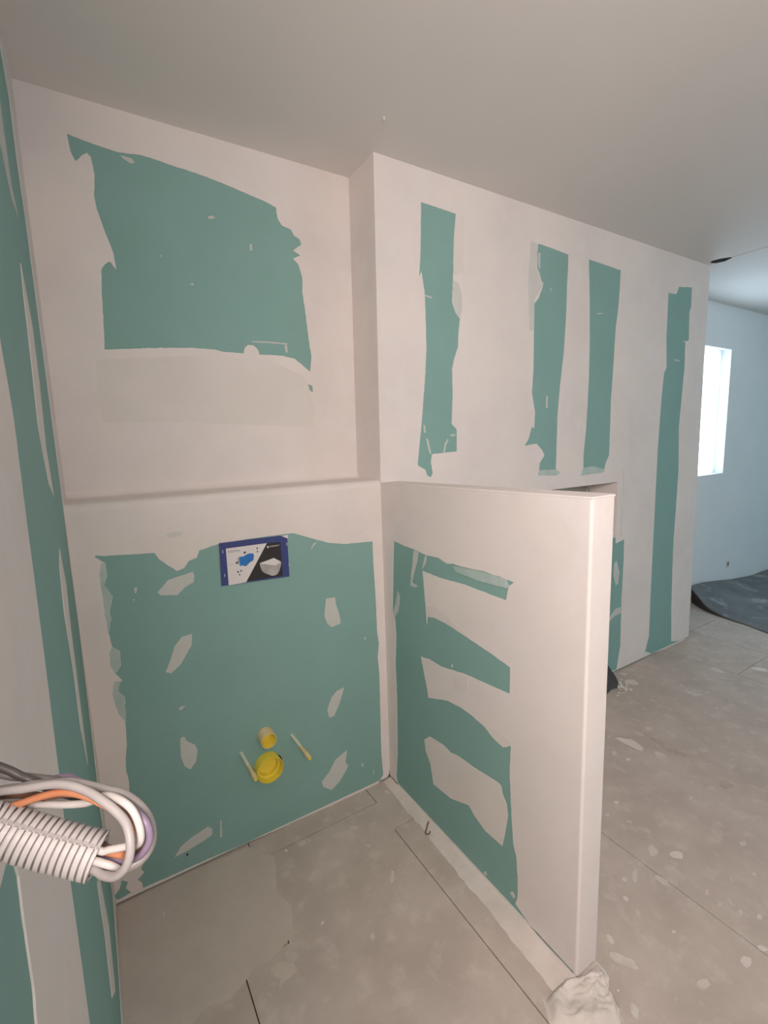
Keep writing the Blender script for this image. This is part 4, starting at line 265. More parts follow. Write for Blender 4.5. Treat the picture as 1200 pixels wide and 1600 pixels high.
def sweep(name, path, radius, mat, parent=None, sides=12, rfun=None, up=Vector((0, 0, 1))):
    """tube along a path; rfun(arc length, angle) gives the radius"""
    n = len(path); verts = []; faces = []
    tan = [(path[min(i + 1, n - 1)] - path[max(i - 1, 0)]).normalized() for i in range(n)]
    nrm = (up - tan[0] * up.dot(tan[0])).normalized(); s = 0.0
    for i in range(n):
        if i: s += (path[i] - path[i - 1]).length
        nrm = (nrm - tan[i] * nrm.dot(tan[i])).normalized(); bi = tan[i].cross(nrm)
        for k in range(sides):
            a = 2 * math.pi * k / sides
            r = rfun(s, a) if rfun else radius
            verts.append(path[i] + (nrm * math.cos(a) + bi * math.sin(a)) * r)
    for i in range(n - 1):
        for k in range(sides):
            a, b = i * sides + k, i * sides + (k + 1) % sides
            faces.append((a, b, b + sides, a + sides))
    if not rfun:
        faces.append(tuple(range(sides))[::-1]); faces.append(tuple(range((n - 1) * sides, n * sides)))
    o = link_mesh(name, verts, faces, mat, parent, smooth=True)
    md = o.modifiers.new('split', 'EDGE_SPLIT'); md.split_angle = math.radians(38)
    return o
def recentre(o):
    """put the origin of a mesh at the middle of its underside"""
    me = o.data; xs = [v.co for v in me.vertices]
    c = Vector(((min(v.x for v in xs) + max(v.x for v in xs)) / 2, (min(v.y for v in xs) + max(v.y for v in xs)) / 2, min(v.z for v in xs)))
    me.transform(Matrix.Translation(-c)); o.location = c
    return o
TC = 0.0015
def coats(wall, fn, outer, holes, spots, thin, seed, thin_mats=None, coat='coat'):
    hs = [rough_loop(h, seed=seed + i) for i, h in enumerate(holes)]
    slab('compound_coat', [outer] + hs, fn, 0.0, TC, coat, wall)
    for i, s in enumerate(spots):
        slab('filler_patch', [rough_loop(s, 0.004, 0.0006, seed + 20 + i)], fn, 0.0, 0.0012, 'skim' if abs(sum(s[k - 1][0] * s[k][1] - s[k][0] * s[k - 1][1] for k in range(len(s)))) > 0.03 else 'spot', wall)
    for i, s in enumerate(thin):
        m = thin_mats[i] if thin_mats else 'thin'
        slab('thin_compound', [rough_loop(s, 0.006, 0.0015, seed + 50 + i)], fn, 0.0, TC + 0.0004, m, wall)

# ------------------------------------------------------------------ floor
flo = box('floor', (-1.6, YR, -0.10), (XR, 0.6, -0.012), 'under')
tag(flo, 'dusty grey brown screed board floor with plaster splashes', 'floor', kind='structure')
G = 0.0016
boards = [
    rect(-0.0, -0.385, 0.395, 0.02),
    rect(0.395, -0.085, 0.853, 0.02),
    [(0.395, -0.085), (0.853, -0.085), (0.853, 0.02), (0.968, 0.02), (0.968, -0.225), (0.842, -0.225), (0.835, -0.93), (0.835, -1.9), (0.272, -1.9), (0.272, -0.385), (0.395, -0.385)],
    rect(-0.0, -1.9, 0.272, -0.385),
    [(0.835, -0.93), (0.842, -0.225), (0.968, -0.225), (0.968, 0.02), (1.42, 0.02), (1.42, -1.9), (0.835, -1.9)],
    [(1.42, 0.02), (3.0, 0.02), (3.0, -0.40), (3.0, -1.9), (1.42, -1.9)],
    rect(3.0, -0.40, 3.42, 0.045), rect(3.42, -0.40, 4.6, 0.045), rect(3.0, 0.045, 4.6, DF + 0.02),
    rect(3.0, -1.9, 4.6, -0.40), rect(4.6, -1.9, XR, DF + 0.02), rect(-1.6, YR, 2.2, -1.9), rect(2.2, YR, 4.6, -1.9), rect(4.6, YR, XR, -1.9),
]
def inset(poly, g):
    n = len(poly); A = sum(poly[i][0] * poly[(i + 1) % n][1] - poly[(i + 1) % n][0] * poly[i][1] for i in range(n))
    sgn = 1 if A > 0 else -1; out = []
    for i in range(n):
        a, b, c = Vector(poly[i - 1]), Vector(poly[i]), Vector(poly[(i + 1) % n])
        e1 = (b - a).normalized(); e2 = (c - b).normalized()
        n1 = Vector((-e1.y, e1.x)) * sgn; n2 = Vector((-e2.y, e2.x)) * sgn
        k = 1 + n1.dot(n2)
        out.append(tuple(b + (n1 + n2) * (g / max(k, 0.3))))
    return out
for i, b in enumerate(boards):
    slab('floor_board', [inset(b, G)], plane_z(0), -0.012, 0.0, 'floor', flo)
slab('skim_coat', [rough_loop(T['f_skim'][0], 0.01, 0.003, 1)], plane_z(0), 0.0, 0.0006, 'fskim', flo)
slab('skim_coat', [rough_loop(T['f_skim'][2], 0.006, 0.002, 2)], plane_z(0), 0.0, 0.0007, 'fskim', flo)
for i, s in enumerate(T['f_spl']):
    slab('plaster_splash', [rough_loop(s, 0.005, 0.002, i)], plane_z(0), 0.0, 0.0009, ('splat', 'fskim', 'splat', 'fwhite')[i * 7 % 4], flo)
for i, s in enumerate(T['f_dark']):
    slab('dark_scuff', [rough_loop(s, 0.008, 0.004, i)], plane_z(0), 0.0, 0.0004, 'stain', flo)
# feathered plaster fillet along the foot of the half wall
def fillet():
    verts = []; faces = []; n = 70
    for i in range(n + 1):
        y = -0.004 - 0.862 * i / n
        wd = 0.034 + 0.036 * i / n + 0.010 * noise.noise(Vector((y * 9, 2, 0))) + 0.005 * noise.noise(Vector((y * 40, 5, 0)))
        hh = 0.006 + 0.002 * noise.noise(Vector((y * 25, 7, 1)))
        x1 = W0 - 0.001
        for fr, fz in ((0, 1), (0.3, 0.55), (0.65, 0.2), (1, 0.0)):
            verts.append((x1 - wd * fr, y, 0.0003 + hh * fz))
    for i in range(n):
        for k in range(3):
            a = i * 4 + k; faces.append((a, a + 1, a + 5, a + 4))
    o = link_mesh('plaster_fillet', verts, faces, 'fwhite', flo, smooth=True)
fillet()

# ------------------------------------------------------------------ ceiling
GX = 3.225
ceil = slab('ceiling', [rect(-1.6, YR, XR, 0.6), [(GX - 0.006, -0.125), (GX + 0.018, -0.125), (GX + 0.046, -0.075), (GX + 0.030, -0.035), (GX - 0.004, -0.020), (GX - 0.040, -0.045), (GX - 0.034, -0.085)],
        [(GX - 0.006, -0.13), (GX + 0.010, -0.13), (GX + 0.035, -1.4), (GX + 0.019, -1.4)]], plane_z(H, 1), 0.0, 0.02, 'ceil')
tag(ceil, 'flat off-white plastered ceiling with one open joint slot', 'ceiling', kind='structure')
box('ceiling_shade_lid', (-1.6, YR, H + 0.06), (XR, 0.6, H + 0.10), 'near_black', ceil)  # dark lid, shade of the ceiling hollow put into its colour
slab('slot_shade_slab', [[(GX - 0.05, -0.128), (GX + 0.06, -0.128), (GX + 0.06, -0.005), (GX - 0.05, -0.005)]], plane_z(H + 0.0022), 0.0, 0.003, 'near_black', ceil)  # black slab painted as the shade inside the open slot
slab('joint_filler', [[(GX - 0.007, -0.129), (GX + 0.011, -0.129), (GX + 0.036, -1.4), (GX + 0.018, -1.4)]], plane_z(H + 0.003), 0.0, 0.01, 'skim', ceil)
bm = bmesh.new(); bmesh.ops.create_cone(bm, segments=8, radius1=0.0015, radius2=0.004, depth=0.010, cap_ends=True)
me = bpy.data.meshes.new('plaster_drip'); bm.to_mesh(me); bm.free(); me.materials.append(MT['crumb'])
dr = bpy.data.objects.new('plaster_drip', me); COL.objects.link(dr); dr.location = (0.922, -0.163, H - 0.005); dr.parent = ceil

# ------------------------------------------------------------------ walls
# left wall with the doorway the photo was taken from
wl = slab('wall_left', [[(DR + 0.3, 0.0), (DR + 0.3, H), (YR, H), (YR, 0.0), (-2.45, 0.0), (-2.45, 2.05), (-1.47, 2.05), (-1.47, 0.0)]], plane_x(0, 1), -0.10, 0.0, 'board')
tag(wl, 'near left plasterboard wall with green stripes and pale compound bands', 'wall', kind='structure')
coats(wl, plane_x(0, 1), [(DR, 0.003), (DR, H), (-1.468, H), (-1.468, 0.003)], T['l_holes'], T['l_spots'], [], 100)
# lower casing of the concealed cistern
WASTE = (0.4785, 0.262); FLUSH = (0.4785, 0.3735)
wb = slab('wall_back_lower', [rect(0.0, 0.005, W0 + 0.01, LEDGE - 0.026), circle(0.4835, 0.250, 0.049), circle(0.4835, 0.357, 0.0255)], plane_y(0), -0.0125, 0.0, 'board')
tag(wb, 'low green plasterboard casing with filler patches and pipe openings', 'wall', kind='structure')
led = box('ledge_board', (0.0, 0.0, LEDGE - 0.045), (W0 + 0.01, DR + 0.02, LEDGE - 0.028), 'board', wb)
box('casing_shade_block', (0.0, 0.09, 0.0), (W0, DR + 0.05, LEDGE - 0.02), 'near_black', wb)  # solid dark block, its colour stands in for the unlit casing inside
coats(wb, plane_y(0), rect(0.0, 0.008, W0, LEDGE - 0.0205), T['b_holes'], T['b_spots'], T['b_thin'], 200, ['skim', 'thin', 'film', 'film', 'film'])
# compound swept over the ledge: coved at the back, rounded over at the front edge
def ledge_coat():
    R = 0.024; prof = []
    for k in range(9):
        a = math.radians(90 * k / 8); prof.append((DR - TC - R + R * math.cos(a), LEDGE + 0.0015 + R - R * math.sin(a)))
    for k in range(9):
        a = math.radians(90 * k / 8); prof.append((-TC + R - R * math.sin(a), LEDGE + 0.0015 - R + R * math.cos(a)))
    prof += [(0.004, LEDGE - 0.026), (0.03, LEDGE - 0.004), (DR + 0.004, LEDGE - 0.004), (DR + 0.004, LEDGE + 0.027)]
    n = len(prof); m = 24; verts = []; faces = []
    for i in range(m + 1):
        x = W0 * i / m
        for (y, z) in prof: verts.append((x, y, z + (0.0006 * noise.noise(Vector((x * 9, y * 20, 3))) if z > LEDGE - 0.003 else 0)))
    for i in range(m):
        for k in range(n):
            a = i * n + k; b = i * n + (k + 1) % n; faces.append((a, b, b + n, a + n))
    o = link_mesh('ledge_coat', verts, faces, 'coat', wb, smooth=True)
    md = o.modifiers.new('split', 'EDGE_SPLIT'); md.split_angle = math.radians(40)
ledge_coat()
# upper recess
wu = slab('wall_back_upper', [rect(-0.02, LEDGE - 0.02, W0 + 0.05, H)], plane_y(DR), -0.08, 0.0, 'board')
tag(wu, 'recessed upper back wall with one large torn green patch', 'wall', kind='structure')
coats(wu, plane_y(DR), rect(0.0, LEDGE + 0.002, W0 + 0.03, H), T['up_holes'], T['up_spots'], T['up_thin'], 300, ['skim'])
# wall to the right, flush with the casing
NX0, NX1, NZ0, NZ1, ND = 1.55, 2.446, 0.80, 1.094, 0.19
wr = slab('wall_back_right', [[(W0 + 0.003, 0.006), (WE, 0.006), (WET, H), (W0T, H), (W0 + 0.003, LEDGE)], rect(NX0, NZ0, NX1, NZ1)], plane_y(0), -0.10, 0.0, 'board')
tag(wr, 'long back wall with four vertical green stripes and a wall niche', 'wall', kind='structure')
coats(wr, plane_y(0), [(W0 + 0.002, 0.010), (WE, 0.010), (WET, H), (W0T, H), (W0 + 0.002, LEDGE)], T['r_holes'] + [rect(NX0, NZ0, NX1, NZ1)], T['r_spots'], T['r_thin'], 400, ['thin', 'skim', 'film', 'film', 'thin'])
slab('recess_return', [[(0.0, LEDGE - 0.01), (DR, LEDGE - 0.01), (DR, H), (0.0, H)]], lambda u, v, t: (W0 + (W0T - W0) * max(0, (v - LEDGE)) / (H - LEDGE) - t, u, v), -0.012, 0.0, 'coat', wr)
box('wall_end_face', (WET - 0.02, 0.0, 0.0), (WET + 0.012, DF, H), 'coat', wr)
# niche lining, one board for each side
box('niche_back', (NX0 - 0.02, ND, NZ0 - 0.02), (NX1 + 0.02, ND + 0.012, NZ1 + 0.02), 'niche', wr)
box('niche_jamb', (NX1 - 0.004, -0.0012, NZ0 - 0.004), (NX1 + 0.010, ND, NZ1 + 0.004), 'coat', wr, 0.001)
box('niche_jamb', (NX0 - 0.010, -0.0012, NZ0 - 0.004), (NX0 + 0.004, ND, NZ1 + 0.004), 'coat', wr, 0.001)
box('niche_head', (NX0, -0.0012, NZ1 - 0.004), (NX1, ND, NZ1 + 0.010), 'coat', wr, 0.001)
box('niche_sill', (NX0, -0.0012, NZ0 - 0.010), (NX1, ND, NZ0 + 0.004), 'coat', wr, 0.001)
sweep('corner_trim', [Vector((NX1 - 0.004, ND - 0.004, NZ0)), Vector((NX1 - 0.01, ND - 0.02, 0.95)), Vector((NX1 - 0.03, ND - 0.05, NZ1))], 0.004, 'metal', wr, 8)
box('niche_bead', (2.4840, -0.0032, 0.79), (2.4900, 0.0, 1.15), 'thin', wr)
# half-height partition: core, then coats on its faces
PZ0, PZ1 = 1.192, 1.209
pv = []
for x in (W0, W0 + PT):
    pv += [(x, 0.0, 0.0), (x, -PL, 0.0), (x, -PL, PZ1 - 0.002), (x, 0.0, PZ0 - 0.002)]
wp = link_mesh('wall_partition', pv, [(0, 1, 2, 3), (4, 7, 6, 5), (0, 4, 5, 1), (1, 5, 6, 2), (2, 6, 7, 3), (3, 7, 4, 0)], 'board')
tag(wp, 'half-height white partition with green bands, sticking out from the back wall', 'wall', kind='structure')
coats(wp, plane_x(W0, -1), [(0.0, 0.012), (0.0, PZ0 - 0.003), (-PL, PZ1 - 0.003), (-PL, 0.012)], T['p_holes'], T['p_spots'], T['p_thin'], 500, ['film', 'skim', 'skim', 'skim'])
def end_cap():
    R = 0.007; x0, x1, y0, y1 = W0 - TC, W0 + PT + 0.002, -PL + 0.0, -PL - 0.0095
    arc = lambda cx, cy, a0, a1: [(cx + R * math.cos(math.radians(a0 + (a1 - a0) * k / 6)), cy + R * math.sin(math.radians(a0 + (a1 - a0) * k / 6))) for k in range(7)]
    loop = [(x0, y0)] + arc(x0 + R, y1 + R, 180, 270) + arc(x1 - R, y1 + R, 270, 360) + [(x1, y0)]
    slab('end_coat', [loop], plane_z(0), 0.006, PZ1 - 0.002, 'coat', wp)
end_cap()
def top_cap():
    x0, x1, y0, y1 = W0 - TC - 0.0006, W0 + PT + 0.0022, 0.0, -PL - 0.0102
    v = [(x0, y0, PZ0 - 0.006), (x1, y0, PZ0 - 0.006), (x1, y1, PZ1 - 0.006), (x0, y1, PZ1 - 0.006), (x0, y0, PZ0), (x1, y0, PZ0), (x1, y1, PZ1), (x0, y1, PZ1)]
    o = link_mesh('top_coat', v, [(0, 1, 2, 3), (4, 5, 6, 7), (0, 1, 5, 4), (1, 2, 6, 5), (2, 3, 7, 6), (3, 0, 4, 7)], 'coat', wp)
    md = o.modifiers.new('round', 'BEVEL'); md.width = 0.004; md.segments = 3; md.limit_method = 'ANGLE'
top_cap()
slab('side_coat', [[(0.0, 0.012), (0.0, PZ0), (-PL, PZ1), (-PL, 0.012)]], plane_x(W0 + PT, 1), 0.0, 0.002, 'coat', wp)
# far wall with its window
wx0, wx1, wz0, wz1 = 3.72, 4.475, 1.0, 1.975
wf = slab('wall_far', [rect(2.9, 0.0, XR + 0.1, H), rect(wx0, wz0, wx1, wz1)], plane_y(DF), -0.16, 0.0, 'white')
tag(wf, 'cool white far wall beyond the striped wall, with a bright window', 'wall', kind='structure')
win = empty('window_1', ((wx0 + wx1) / 2, DF + 0.13, wz0)); tag(win, 'tall narrow overexposed window in the far wall', 'window', kind='structure')
def rel(o, p): o.matrix_parent_inverse = Matrix.Translation(p.location).inverted(); return o
for lo, hi in (((wx0, DF + 0.11, wz0), (wx0 + 0.04, DF + 0.15, wz1)), ((wx1 - 0.04, DF + 0.11, wz0), (wx1, DF + 0.15, wz1)), ((wx0 + 0.04, DF + 0.11, wz0), (wx1 - 0.04, DF + 0.15, wz0 + 0.04)), ((wx0 + 0.04, DF + 0.11, wz1 - 0.04), (wx1 - 0.04, DF + 0.15, wz1))):
    rel(box('frame_bar', lo, hi, 'frame', win, 0.004), win)
rel(box('pane', (wx0 + 0.003, DF + 0.070, wz0 + 0.003), (wx1 - 0.003, DF + 0.074, wz1 - 0.003), 'glass', win), win)
so = box('cable_outlet', (4.66, DF - 0.006, 0.165), (4.70, DF, 0.225), 'thin', wf, 0.002)
box('outlet_shade_box', (4.672, DF - 0.0075, 0.185), (4.690, DF - 0.005, 0.215), 'near_black', wf)  # dark box painted as the shade in the cable hole
# walls out of view that close the room and shape its light
wt = slab('wall_right', [rect(YR - 0.1, 0.0, 0.6, H)], plane_x(XR, -1), -0.1, 0.0, 'board'); tag(wt, 'bare green plasterboard end wall outside the view to the right', 'wall', kind='structure')
wq = slab('wall_rear', [rect(-0.1, 0.0, XR + 0.1, H)], plane_y(YR), 0.0, 0.1, 'board'); tag(wq, 'bare green plasterboard wall behind the camera', 'wall', kind='structure')
hall = [(-0.1, -3.0), (-1.4, -3.0), (-1.4, -0.9), (-0.1, -0.9), (-0.1, -1.0), (-1.3, -1.0), (-1.3, -2.9), (-0.1, -2.9)]
wh = slab('wall_hall', [hall], plane_z(0), 0.0, H, 'white'); tag(wh, 'white hallway walls behind the doorway outside the view', 'wall', kind='structure')

# ------------------------------------------------------------------ plumbing stubs in the casing
def lathe(name, prof, mat, parent, n=48, cap=True):
    """profile of (distance out of the wall, radius); axis along -Y from the parent"""
    verts = []; faces = []
    for (e, r) in prof:
        for k in range(n):
            a = 2 * math.pi * k / n; verts.append((r * math.cos(a), -e, r * math.sin(a)))
    for i in range(len(prof) - 1):
        for k in range(n):
            a, b = i * n + k, i * n + (k + 1) % n
            faces.append((a, b, b + n, a + n))
    if cap: faces.append(tuple(range((len(prof) - 1) * n, len(prof) * n)))
    o = link_mesh(name, verts, faces, mat, parent)
    for p in o.data.polygons: p.use_smooth = len(p.vertices) == 4
    md = o.modifiers.new('split', 'EDGE_SPLIT'); md.split_angle = math.radians(40)
    return o
def cup(name, label, loc, out, r, depth, side_mat):
    o = empty(name, (loc[0], 0.0, loc[1])); tag(o, label, 'pipe')
    lathe('sleeve', [(-0.06, r - 0.002), (out - 0.002, r), (out, r - 0.0008), (out, r - 0.0028), (out - 0.004, r - 0.0038)], side_mat, o, cap=False)
    lathe('inner_cap', [(out - 0.0008, r - 0.0034), (out - depth * 0.55, r - 0.006), (out - depth * 0.58, r * 0.74), (out - depth, r * 0.70)], 'yellow', o)
    return o
cup('waste_pipe', 'wide yellow waste outlet cup, the lower and larger of two', WASTE, 0.036, 0.0455, 0.040, 'yellow')
cup('flush_pipe', 'small yellow flush inlet cup directly above the wide one', FLUSH, 0.045, 0.0265, 0.038, 'pale')
def rod(x, label):
    o = empty('threaded_rod', (x[0], 0.0, x[1])); tag(o, label, 'rod', 'toilet fixing rods')
    dz = -0.013 / 0.132; dx = x[2]
    P = lambda e: Vector((dx * e, -e, dz * e))
    sweep('bolt', [P(-0.05), P(0.02), P(0.12)], 0.0035, 'metal', o, 10)
    sweep('clear_sleeve', [P(-0.004), P(0.05), P(0.080)], 0.0058, 'sleeve', o, 16)
    s = sweep('yellow_sleeve', [P(0.070), P(0.10), P(0.108), P(0.122), P(0.130), P(0.134)], 0.007, 'pale', o, 16, rfun=lambda s, a: 0.0062 if s < 0.035 else (0.0078 if s < 0.055 else 0.0060))
    sweep('end_cap', [P(0.126), P(0.1345)], 0.0058, 'yellow', o, 14)
    return o
rod((0.396, 0.337, 0.06), 'pale yellow sleeved fixing rod on the left of the waste cup')
rod((0.572, 0.335, 0.075), 'pale yellow sleeved fixing rod on the right of the flush cup')
slab('torn_corner', [[(W0 - 0.014, 0.0085), (W0 - 0.001, 0.0085), (W0 - 0.001, 0.040), (W0 - 0.0035, 0.030), (W0 - 0.005, 0.018)]], plane_y(0), 0.0, 0.0019, 'under', wb)  # dark patch painted as the shade in the broken corner gap
# screw head near the floor
sc_ = lathe('screw_head', [(0.0, 0.0035), (0.0018, 0.003), (0.002, 0.001)], 'near_black', wb, 10); sc_.location = (0.205, 0.0, 0.062)

# ------------------------------------------------------------------ printed flush plate cover
LB = T['lab']
fp = empty('flush_plate_cover', (0.492, 0.0, 0.905)); tag(fp, 'navy printed cistern cover card with a white toilet picture', 'cover card')
def lab(name, key, t0, t1, mat, smooth=0):
    pts = LB[key] if isinstance(key, str) else key
    if smooth:
        P = [Vector((p[0], p[1], 0)) for p in pts] ; P = P + [P[0]]
        pts = [(q.x, q.y) for q in smooth_path(P, smooth)[:-1]]
    o = slab(name, [pts], plane_y(0), t0, t1, mat, fp); return rel(o, fp)
lab('card', 'outer', 0.0, 0.0050, 'blue')
lab('white_panel', 'white', 0.0050, 0.0053, 'pwhite')
lab('black_panel', 'black', 0.0050, 0.0052, 'pblack')
lab('blue_blob', 'blob', 0.0053, 0.0055, 'pblue')
lab('blob_shadow', 'shadow', 0.0053, 0.00545, 'pgrey')
lab('toilet_bowl', 'bowl', 0.0052, 0.0055, 'pgrey', 3)
lab('toilet_seat', 'seat_top', 0.0055, 0.0057, 'pwhite')
for k in ('sq1', 'sq2', 'a1', 'a2', 'a3', 'a4', 'a5'): lab('diagram_mark', k, 0.0053, 0.0055, 'pdark')
lab('diagram_line', 'lines', 0.0053, 0.0054, 'pgrey')
lab('logo_square', 'dot', 0.0052, 0.0054, 'pwhite')
lab('torn_corner', 'fl2', 0.0048, 0.0062, 'pwhite')
box_ = lambda x, z, w_, h_: [(x - w_, z - h_), (x + w_, z - h_ * 0.9), (x + w_, z + h_), (x - w_, z + h_ * 0.9)]
for x, z in ((0.3895, 1.020), (0.3895, 0.945), (0.5945, 1.015), (0.5985, 0.945)):
    lab('staple', box_(x, z, 0.0008, 0.005), 0.0050, 0.0058, 'pwhite')
def text(name, body, key, mat):
    c = bpy.data.curves.new(name, 'FONT'); c.body = body; c.size = 1.0
    o = bpy.data.objects.new(name, c); COL.objects.link(o)
    dg = bpy.context.evaluated_depsgraph_get(); me = bpy.data.meshes.new_from_object(o.evaluated_get(dg))
    bpy.data.objects.remove(o)
    xs = [v.co.x for v in me.vertices]; ys = [v.co.y for v in me.vertices]
    x0, x1, y0, y1 = min(xs), max(xs), min(ys), max(ys)
    A, B, C, D = [Vector(p) for p in LB[key]]   # bottom-left, bottom-right, top-right, top-left
    for v in me.vertices:
        u = (v.co.x - x0) / (x1 - x0); t = (v.co.y - y0) / (y1 - y0)
        q = A.lerp(B, u).lerp(D.lerp(C, u), t); v.co = (q.x, -0.0056, q.y)
    me.materials.clear(); me.materials.append(MT[mat])
    o = bpy.data.objects.new(name, me); COL.objects.link(o); o.parent = fp; rel(o, fp)
text('heading_print', 'SIGMA', 't1', 'ptext')
text('logo_print', 'GEBERIT', 't2', 'pwhite')

# ------------------------------------------------------------------ conduit and wires sticking out of the left wall
cpath = smooth_path(T['conduit'], 40)
# resample evenly
def resample(path, step):
    out = [path[0]]; acc = 0.0
    for a, b in zip(path, path[1:]):
        L = (b - a).length; t = step - acc
        while t <= L:
            out.append(a.lerp(b, t / L)); t += step
        acc = (acc + L) % step if L else acc
    out.append(path[-1]); return out
cpath = resample(cpath, 0.00013)
PITCH = 0.00232; RC = 0.0076
def corr(s, a):
    ph = (s / PITCH) % 1.0
    e = min(ph, 1 - ph) / 0.5     # 0 at the groove, 1 on the ring crest
    r = RC if e > 0.30 else RC - 0.0017 * (1 - max(0, e - 0.18) / 0.12)
    if abs(a - SEAM) < 0.085: r = min(r, RC - 0.0017)
    return r
SEAM = 0.55
cd = empty('electrical_conduit', tuple(cpath[0])); tag(cd, 'pale grey corrugated conduit sticking out of the left wall', 'conduit')
def make_conduit():
    out = sweep('corrugated_tube', cpath, RC, 'cond', cd, 96, rfun=corr, up=Vector((0, 0, 1)))
    rel(out, cd)
    ip = cpath[-120:]
    i_ = sweep('inner_wall', ip, RC - 0.002, 'cond', cd, 32, rfun=lambda s, a: RC - 0.0018); rel(i_, cd)
make_conduit()
WL = {'white_loop': ('white wire looping out of the conduit, at the top of its mouth', 'w_white'), 'orange': ('orange wire looping back over the grey conduit', 'w_orange'),
      'brown': ('brown wire in the loop between the orange and purple ones', 'w_brown'), 'purple': ('purple wire on the outer side of the wire loop', 'w_purple'),
      'white_core': ('short white wire at the bottom of the conduit mouth', 'w_white'), 'pale_grey': ('pale grey wire crossing in front of the loop', 'w_pale'),
      'grey': ('mid grey wire along the top of the loop', 'w_grey'), 'black': ('black wire at the upper left leaving the loop', 'w_black'), 'dark_grey': ('dark grey wire behind the black one', 'w_dark')}
for k, (lb, m) in WL.items():
    o = sweep('electric_wire', smooth_path(T['wires'][k], 2), 0.00125 if k in ('white_loop', 'orange', 'brown', 'purple', 'white_core') else 0.0014, m, None, 10)
    tag(recentre(o), lb, 'wire', 'wires from the conduit')

# ------------------------------------------------------------------ plaster heap at the foot of the partition end
def heap():
    loop = [Vector(p) for p in T['heap']]; n = len(loop); c = sum(loop, Vector((0, 0))) / n
    loop = [Vector(q) for q in rough_loop([tuple(q) for q in loop], 0.008, 0.004, 9)]; n = len(loop)
    c = Vector((W0 + 0.045, -PL - 0.045)); rings = 30
    def hz(p, f, L=0.1):
        d = min(1.0, (1 - f) * L / 0.030); k = d * d * (3 - 2 * d)
        n1 = noise.noise(Vector((p.x * 22, p.y * 22, 1))); n2 = noise.noise(Vector((p.x * 55, p.y * 55, 4))); n3 = noise.noise(Vector((p.x * 140, p.y * 140, 6)))
        return 0.0006 + k * max(0.002, 0.011 + 0.012 * n1 + 0.007 * abs(n2) + 0.003 * n3)
    verts = [(c.x, c.y, hz(c, 0))]; faces = []
    for r in range(1, rings + 1):
        f = r / rings
        for q in loop:
            p = c.lerp(q, f)
            verts.append((p.x, p.y, hz(p, f, (q - c).length) if r < rings else 0.0003))
    for k in range(n): faces.append((0, 1 + k, 1 + (k + 1) % n))
    for r in range(rings - 1):
        for k in range(n):
            a, b = 1 + r * n + k, 1 + r * n + (k + 1) % n
            faces.append((a, b, b + n, a + n))
    o = link_mesh('plaster_heap', verts, faces, 'fwhite', None, smooth=True)
    tag(recentre(o), 'lumpy pale plaster heap at the foot of the half wall', 'plaster heap')
heap()

# ------------------------------------------------------------------ dark sheet on the far floor
def sheet():
    edge = [(4.00, 0.345, 0.125), (3.955, 0.29, 0.118), (3.92, 0.235, 0.095), (3.885, 0.16, 0.045), (3.86, 0.07, 0.018), (3.84, -0.03, 0.007), (3.825, -0.12, 0.005), (3.79, -0.22, 0.004), (3.765, -0.30, 0.004), (3.72, -0.48, 0.004), (3.68, -0.7, 0.004), (3.60, -1.0, 0.004)]
    E = smooth_path(edge, 4); n = len(E); m = 26; verts = []; faces = []
    for i, e in enumerate(E):
        for j in range(m):
            t = j / (m - 1)
            x = e.x + (6.2 - e.x) * t ** 1.3
            s = x - e.x
            z = 0.004 + (e.z - 0.004) * math.exp(-(s / 0.75) ** 2) + 0.006 * (noise.noise(Vector((x * 3, e.y * 6, 2))) + 0.5) * min(1, s * 4)
            verts.append((x, e.y, z))
    for i in range(n - 1):
        for j in range(m - 1):
            a = i * m + j; faces.append((a, a + 1, a + m + 1, a + m))
    base = len(verts)
    for i, e in enumerate(E):
        verts.append((e.x + 0.55 * e.z, e.y, max(0.0018, e.z * 0.45))); verts.append((e.x + 0.10 * e.z, e.y - 0.25 * e.z, 0.0012))
    for i in range(n - 1):
        faces.append((i * m, (i + 1) * m, base + 2 * (i + 1), base + 2 * i)); faces.append((base + 2 * i, base + 2 * i + 2, base + 2 * i + 3, base + 2 * i + 1))
    o = link_mesh('floor_protection_sheet', verts, faces, 'sheet', None, smooth=True)
    o.data.materials.append(MT['rubber'])  # dark colour on the added fold paints the shade under the lifted edge
    for p in o.data.polygons:
        if max(p.vertices) >= base: p.material_index = 1
    md = o.modifiers.new('thickness', 'SOLIDIFY'); md.thickness = 0.002; md.offset = 0
    tag(recentre(o), 'dark grey protective sheet with a curled-up corner on the far floor', 'floor sheet')
sheet()

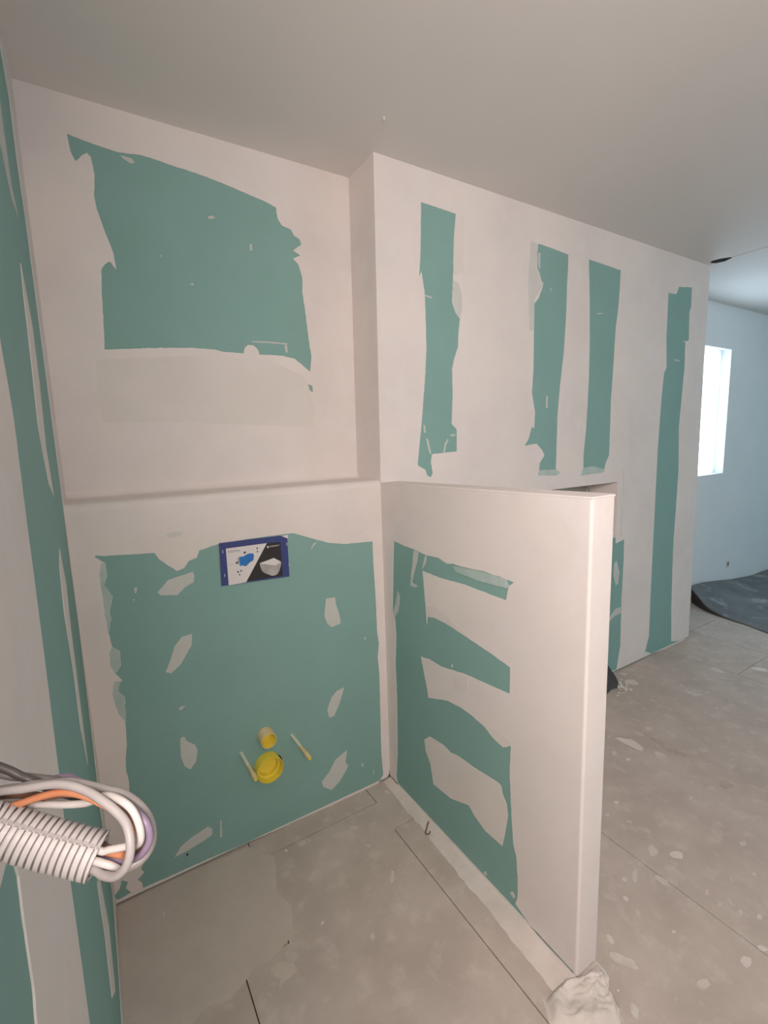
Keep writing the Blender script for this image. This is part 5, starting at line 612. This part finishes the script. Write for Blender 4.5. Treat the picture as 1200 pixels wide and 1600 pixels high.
# ------------------------------------------------------------------ dark offcut and crumbs at the foot of the striped wall
def offcut():
    # a curled piece of dark rubber standing against the wall foot, bulging out at the bottom
    prof = [(2.300, -0.020, 0.190), (2.318, -0.035, 0.160), (2.330, -0.045, 0.120), (2.352, -0.060, 0.085), (2.372, -0.075, 0.050), (2.366, -0.095, 0.022), (2.330, -0.115, 0.003)]
    verts = []; faces = []; m = 8
    P = smooth_path(prof, 4); n = len(P)
    for i, q in enumerate(P):
        wd = 0.05 + 0.10 * (i / n)
        for j in range(m):
            t = j / (m - 1)
            verts.append((q.x - wd * t, q.y + (0.02 * math.sin(t * 3.0) - 0.03 * t) * (i / n), q.z + 0.006 * math.sin(t * 5 + i * 0.3)))
    for i in range(n - 1):
        for j in range(m - 1):
            a = i * m + j; faces.append((a, a + 1, a + m + 1, a + m))
    o = link_mesh('rubber_offcut', verts, faces, 'rubber', None, smooth=True)
    md = o.modifiers.new('thickness', 'SOLIDIFY'); md.thickness = 0.004
    tag(recentre(o), 'dark rubber offcut leaning at the wall foot behind the partition', 'offcut')
offcut()
rng = random.Random(11)
def crumb(name, x, y, s, label, mat='crumb', group='plaster crumbs on the floor', cat='crumb'):
    bm = bmesh.new(); bmesh.ops.create_icosphere(bm, subdivisions=1, radius=1)
    for v in bm.verts:
        k = rng.uniform(0.65, 1.15); v.co = Vector((v.co.x * s * k * 1.3, v.co.y * s * k, max(-0.4, v.co.z) * s * k * 0.7))
    zmin = min(v.co.z for v in bm.verts)
    for v in bm.verts: v.co.z -= zmin
    me = bpy.data.meshes.new(name); bm.to_mesh(me); bm.free(); me.materials.append(MT[mat])
    o = bpy.data.objects.new(name, me); COL.objects.link(o); o.location = (x, y, 0.0005); o.rotation_euler.z = rng.uniform(0, 6)
    tag(o, label, cat, group); return o
for x, y, s in ((2.40, -0.085, 0.012), (2.385, -0.10, 0.009), (2.36, -0.12, 0.012), (2.33, -0.13, 0.008), (2.37, -0.135, 0.007), (2.30, -0.145, 0.008), (2.345, -0.15, 0.010), (2.42, -0.11, 0.008), (2.40, -0.125, 0.007), (2.265, -0.155, 0.008), (2.38, -0.16, 0.009), (2.43, -0.075, 0.011), (2.35, -0.105, 0.010), (2.32, -0.155, 0.006)):
    crumb('plaster_crumb', x, y, s, 'white plaster crumb beside the dark rubber offcut')
def clip():
    # brown bent clip on the fillet strip by the partition foot
    a = Vector((0.925, -0.285, 0.004)); P = [a + Vector(v) for v in ((0.030, 0.012, 0.004), (0.018, 0.002, 0.005), (0.002, -0.012, 0.004), (-0.008, -0.022, 0.003), (0.000, -0.030, 0.003), (0.010, -0.024, 0.003))]
    o = sweep('bent_clip', smooth_path([tuple(p) for p in P], 5), 0.0022, 'brownchip', None, 8)
    tag(recentre(o), 'small brown bent clip lying by the foot of the half wall', 'clip')
clip()
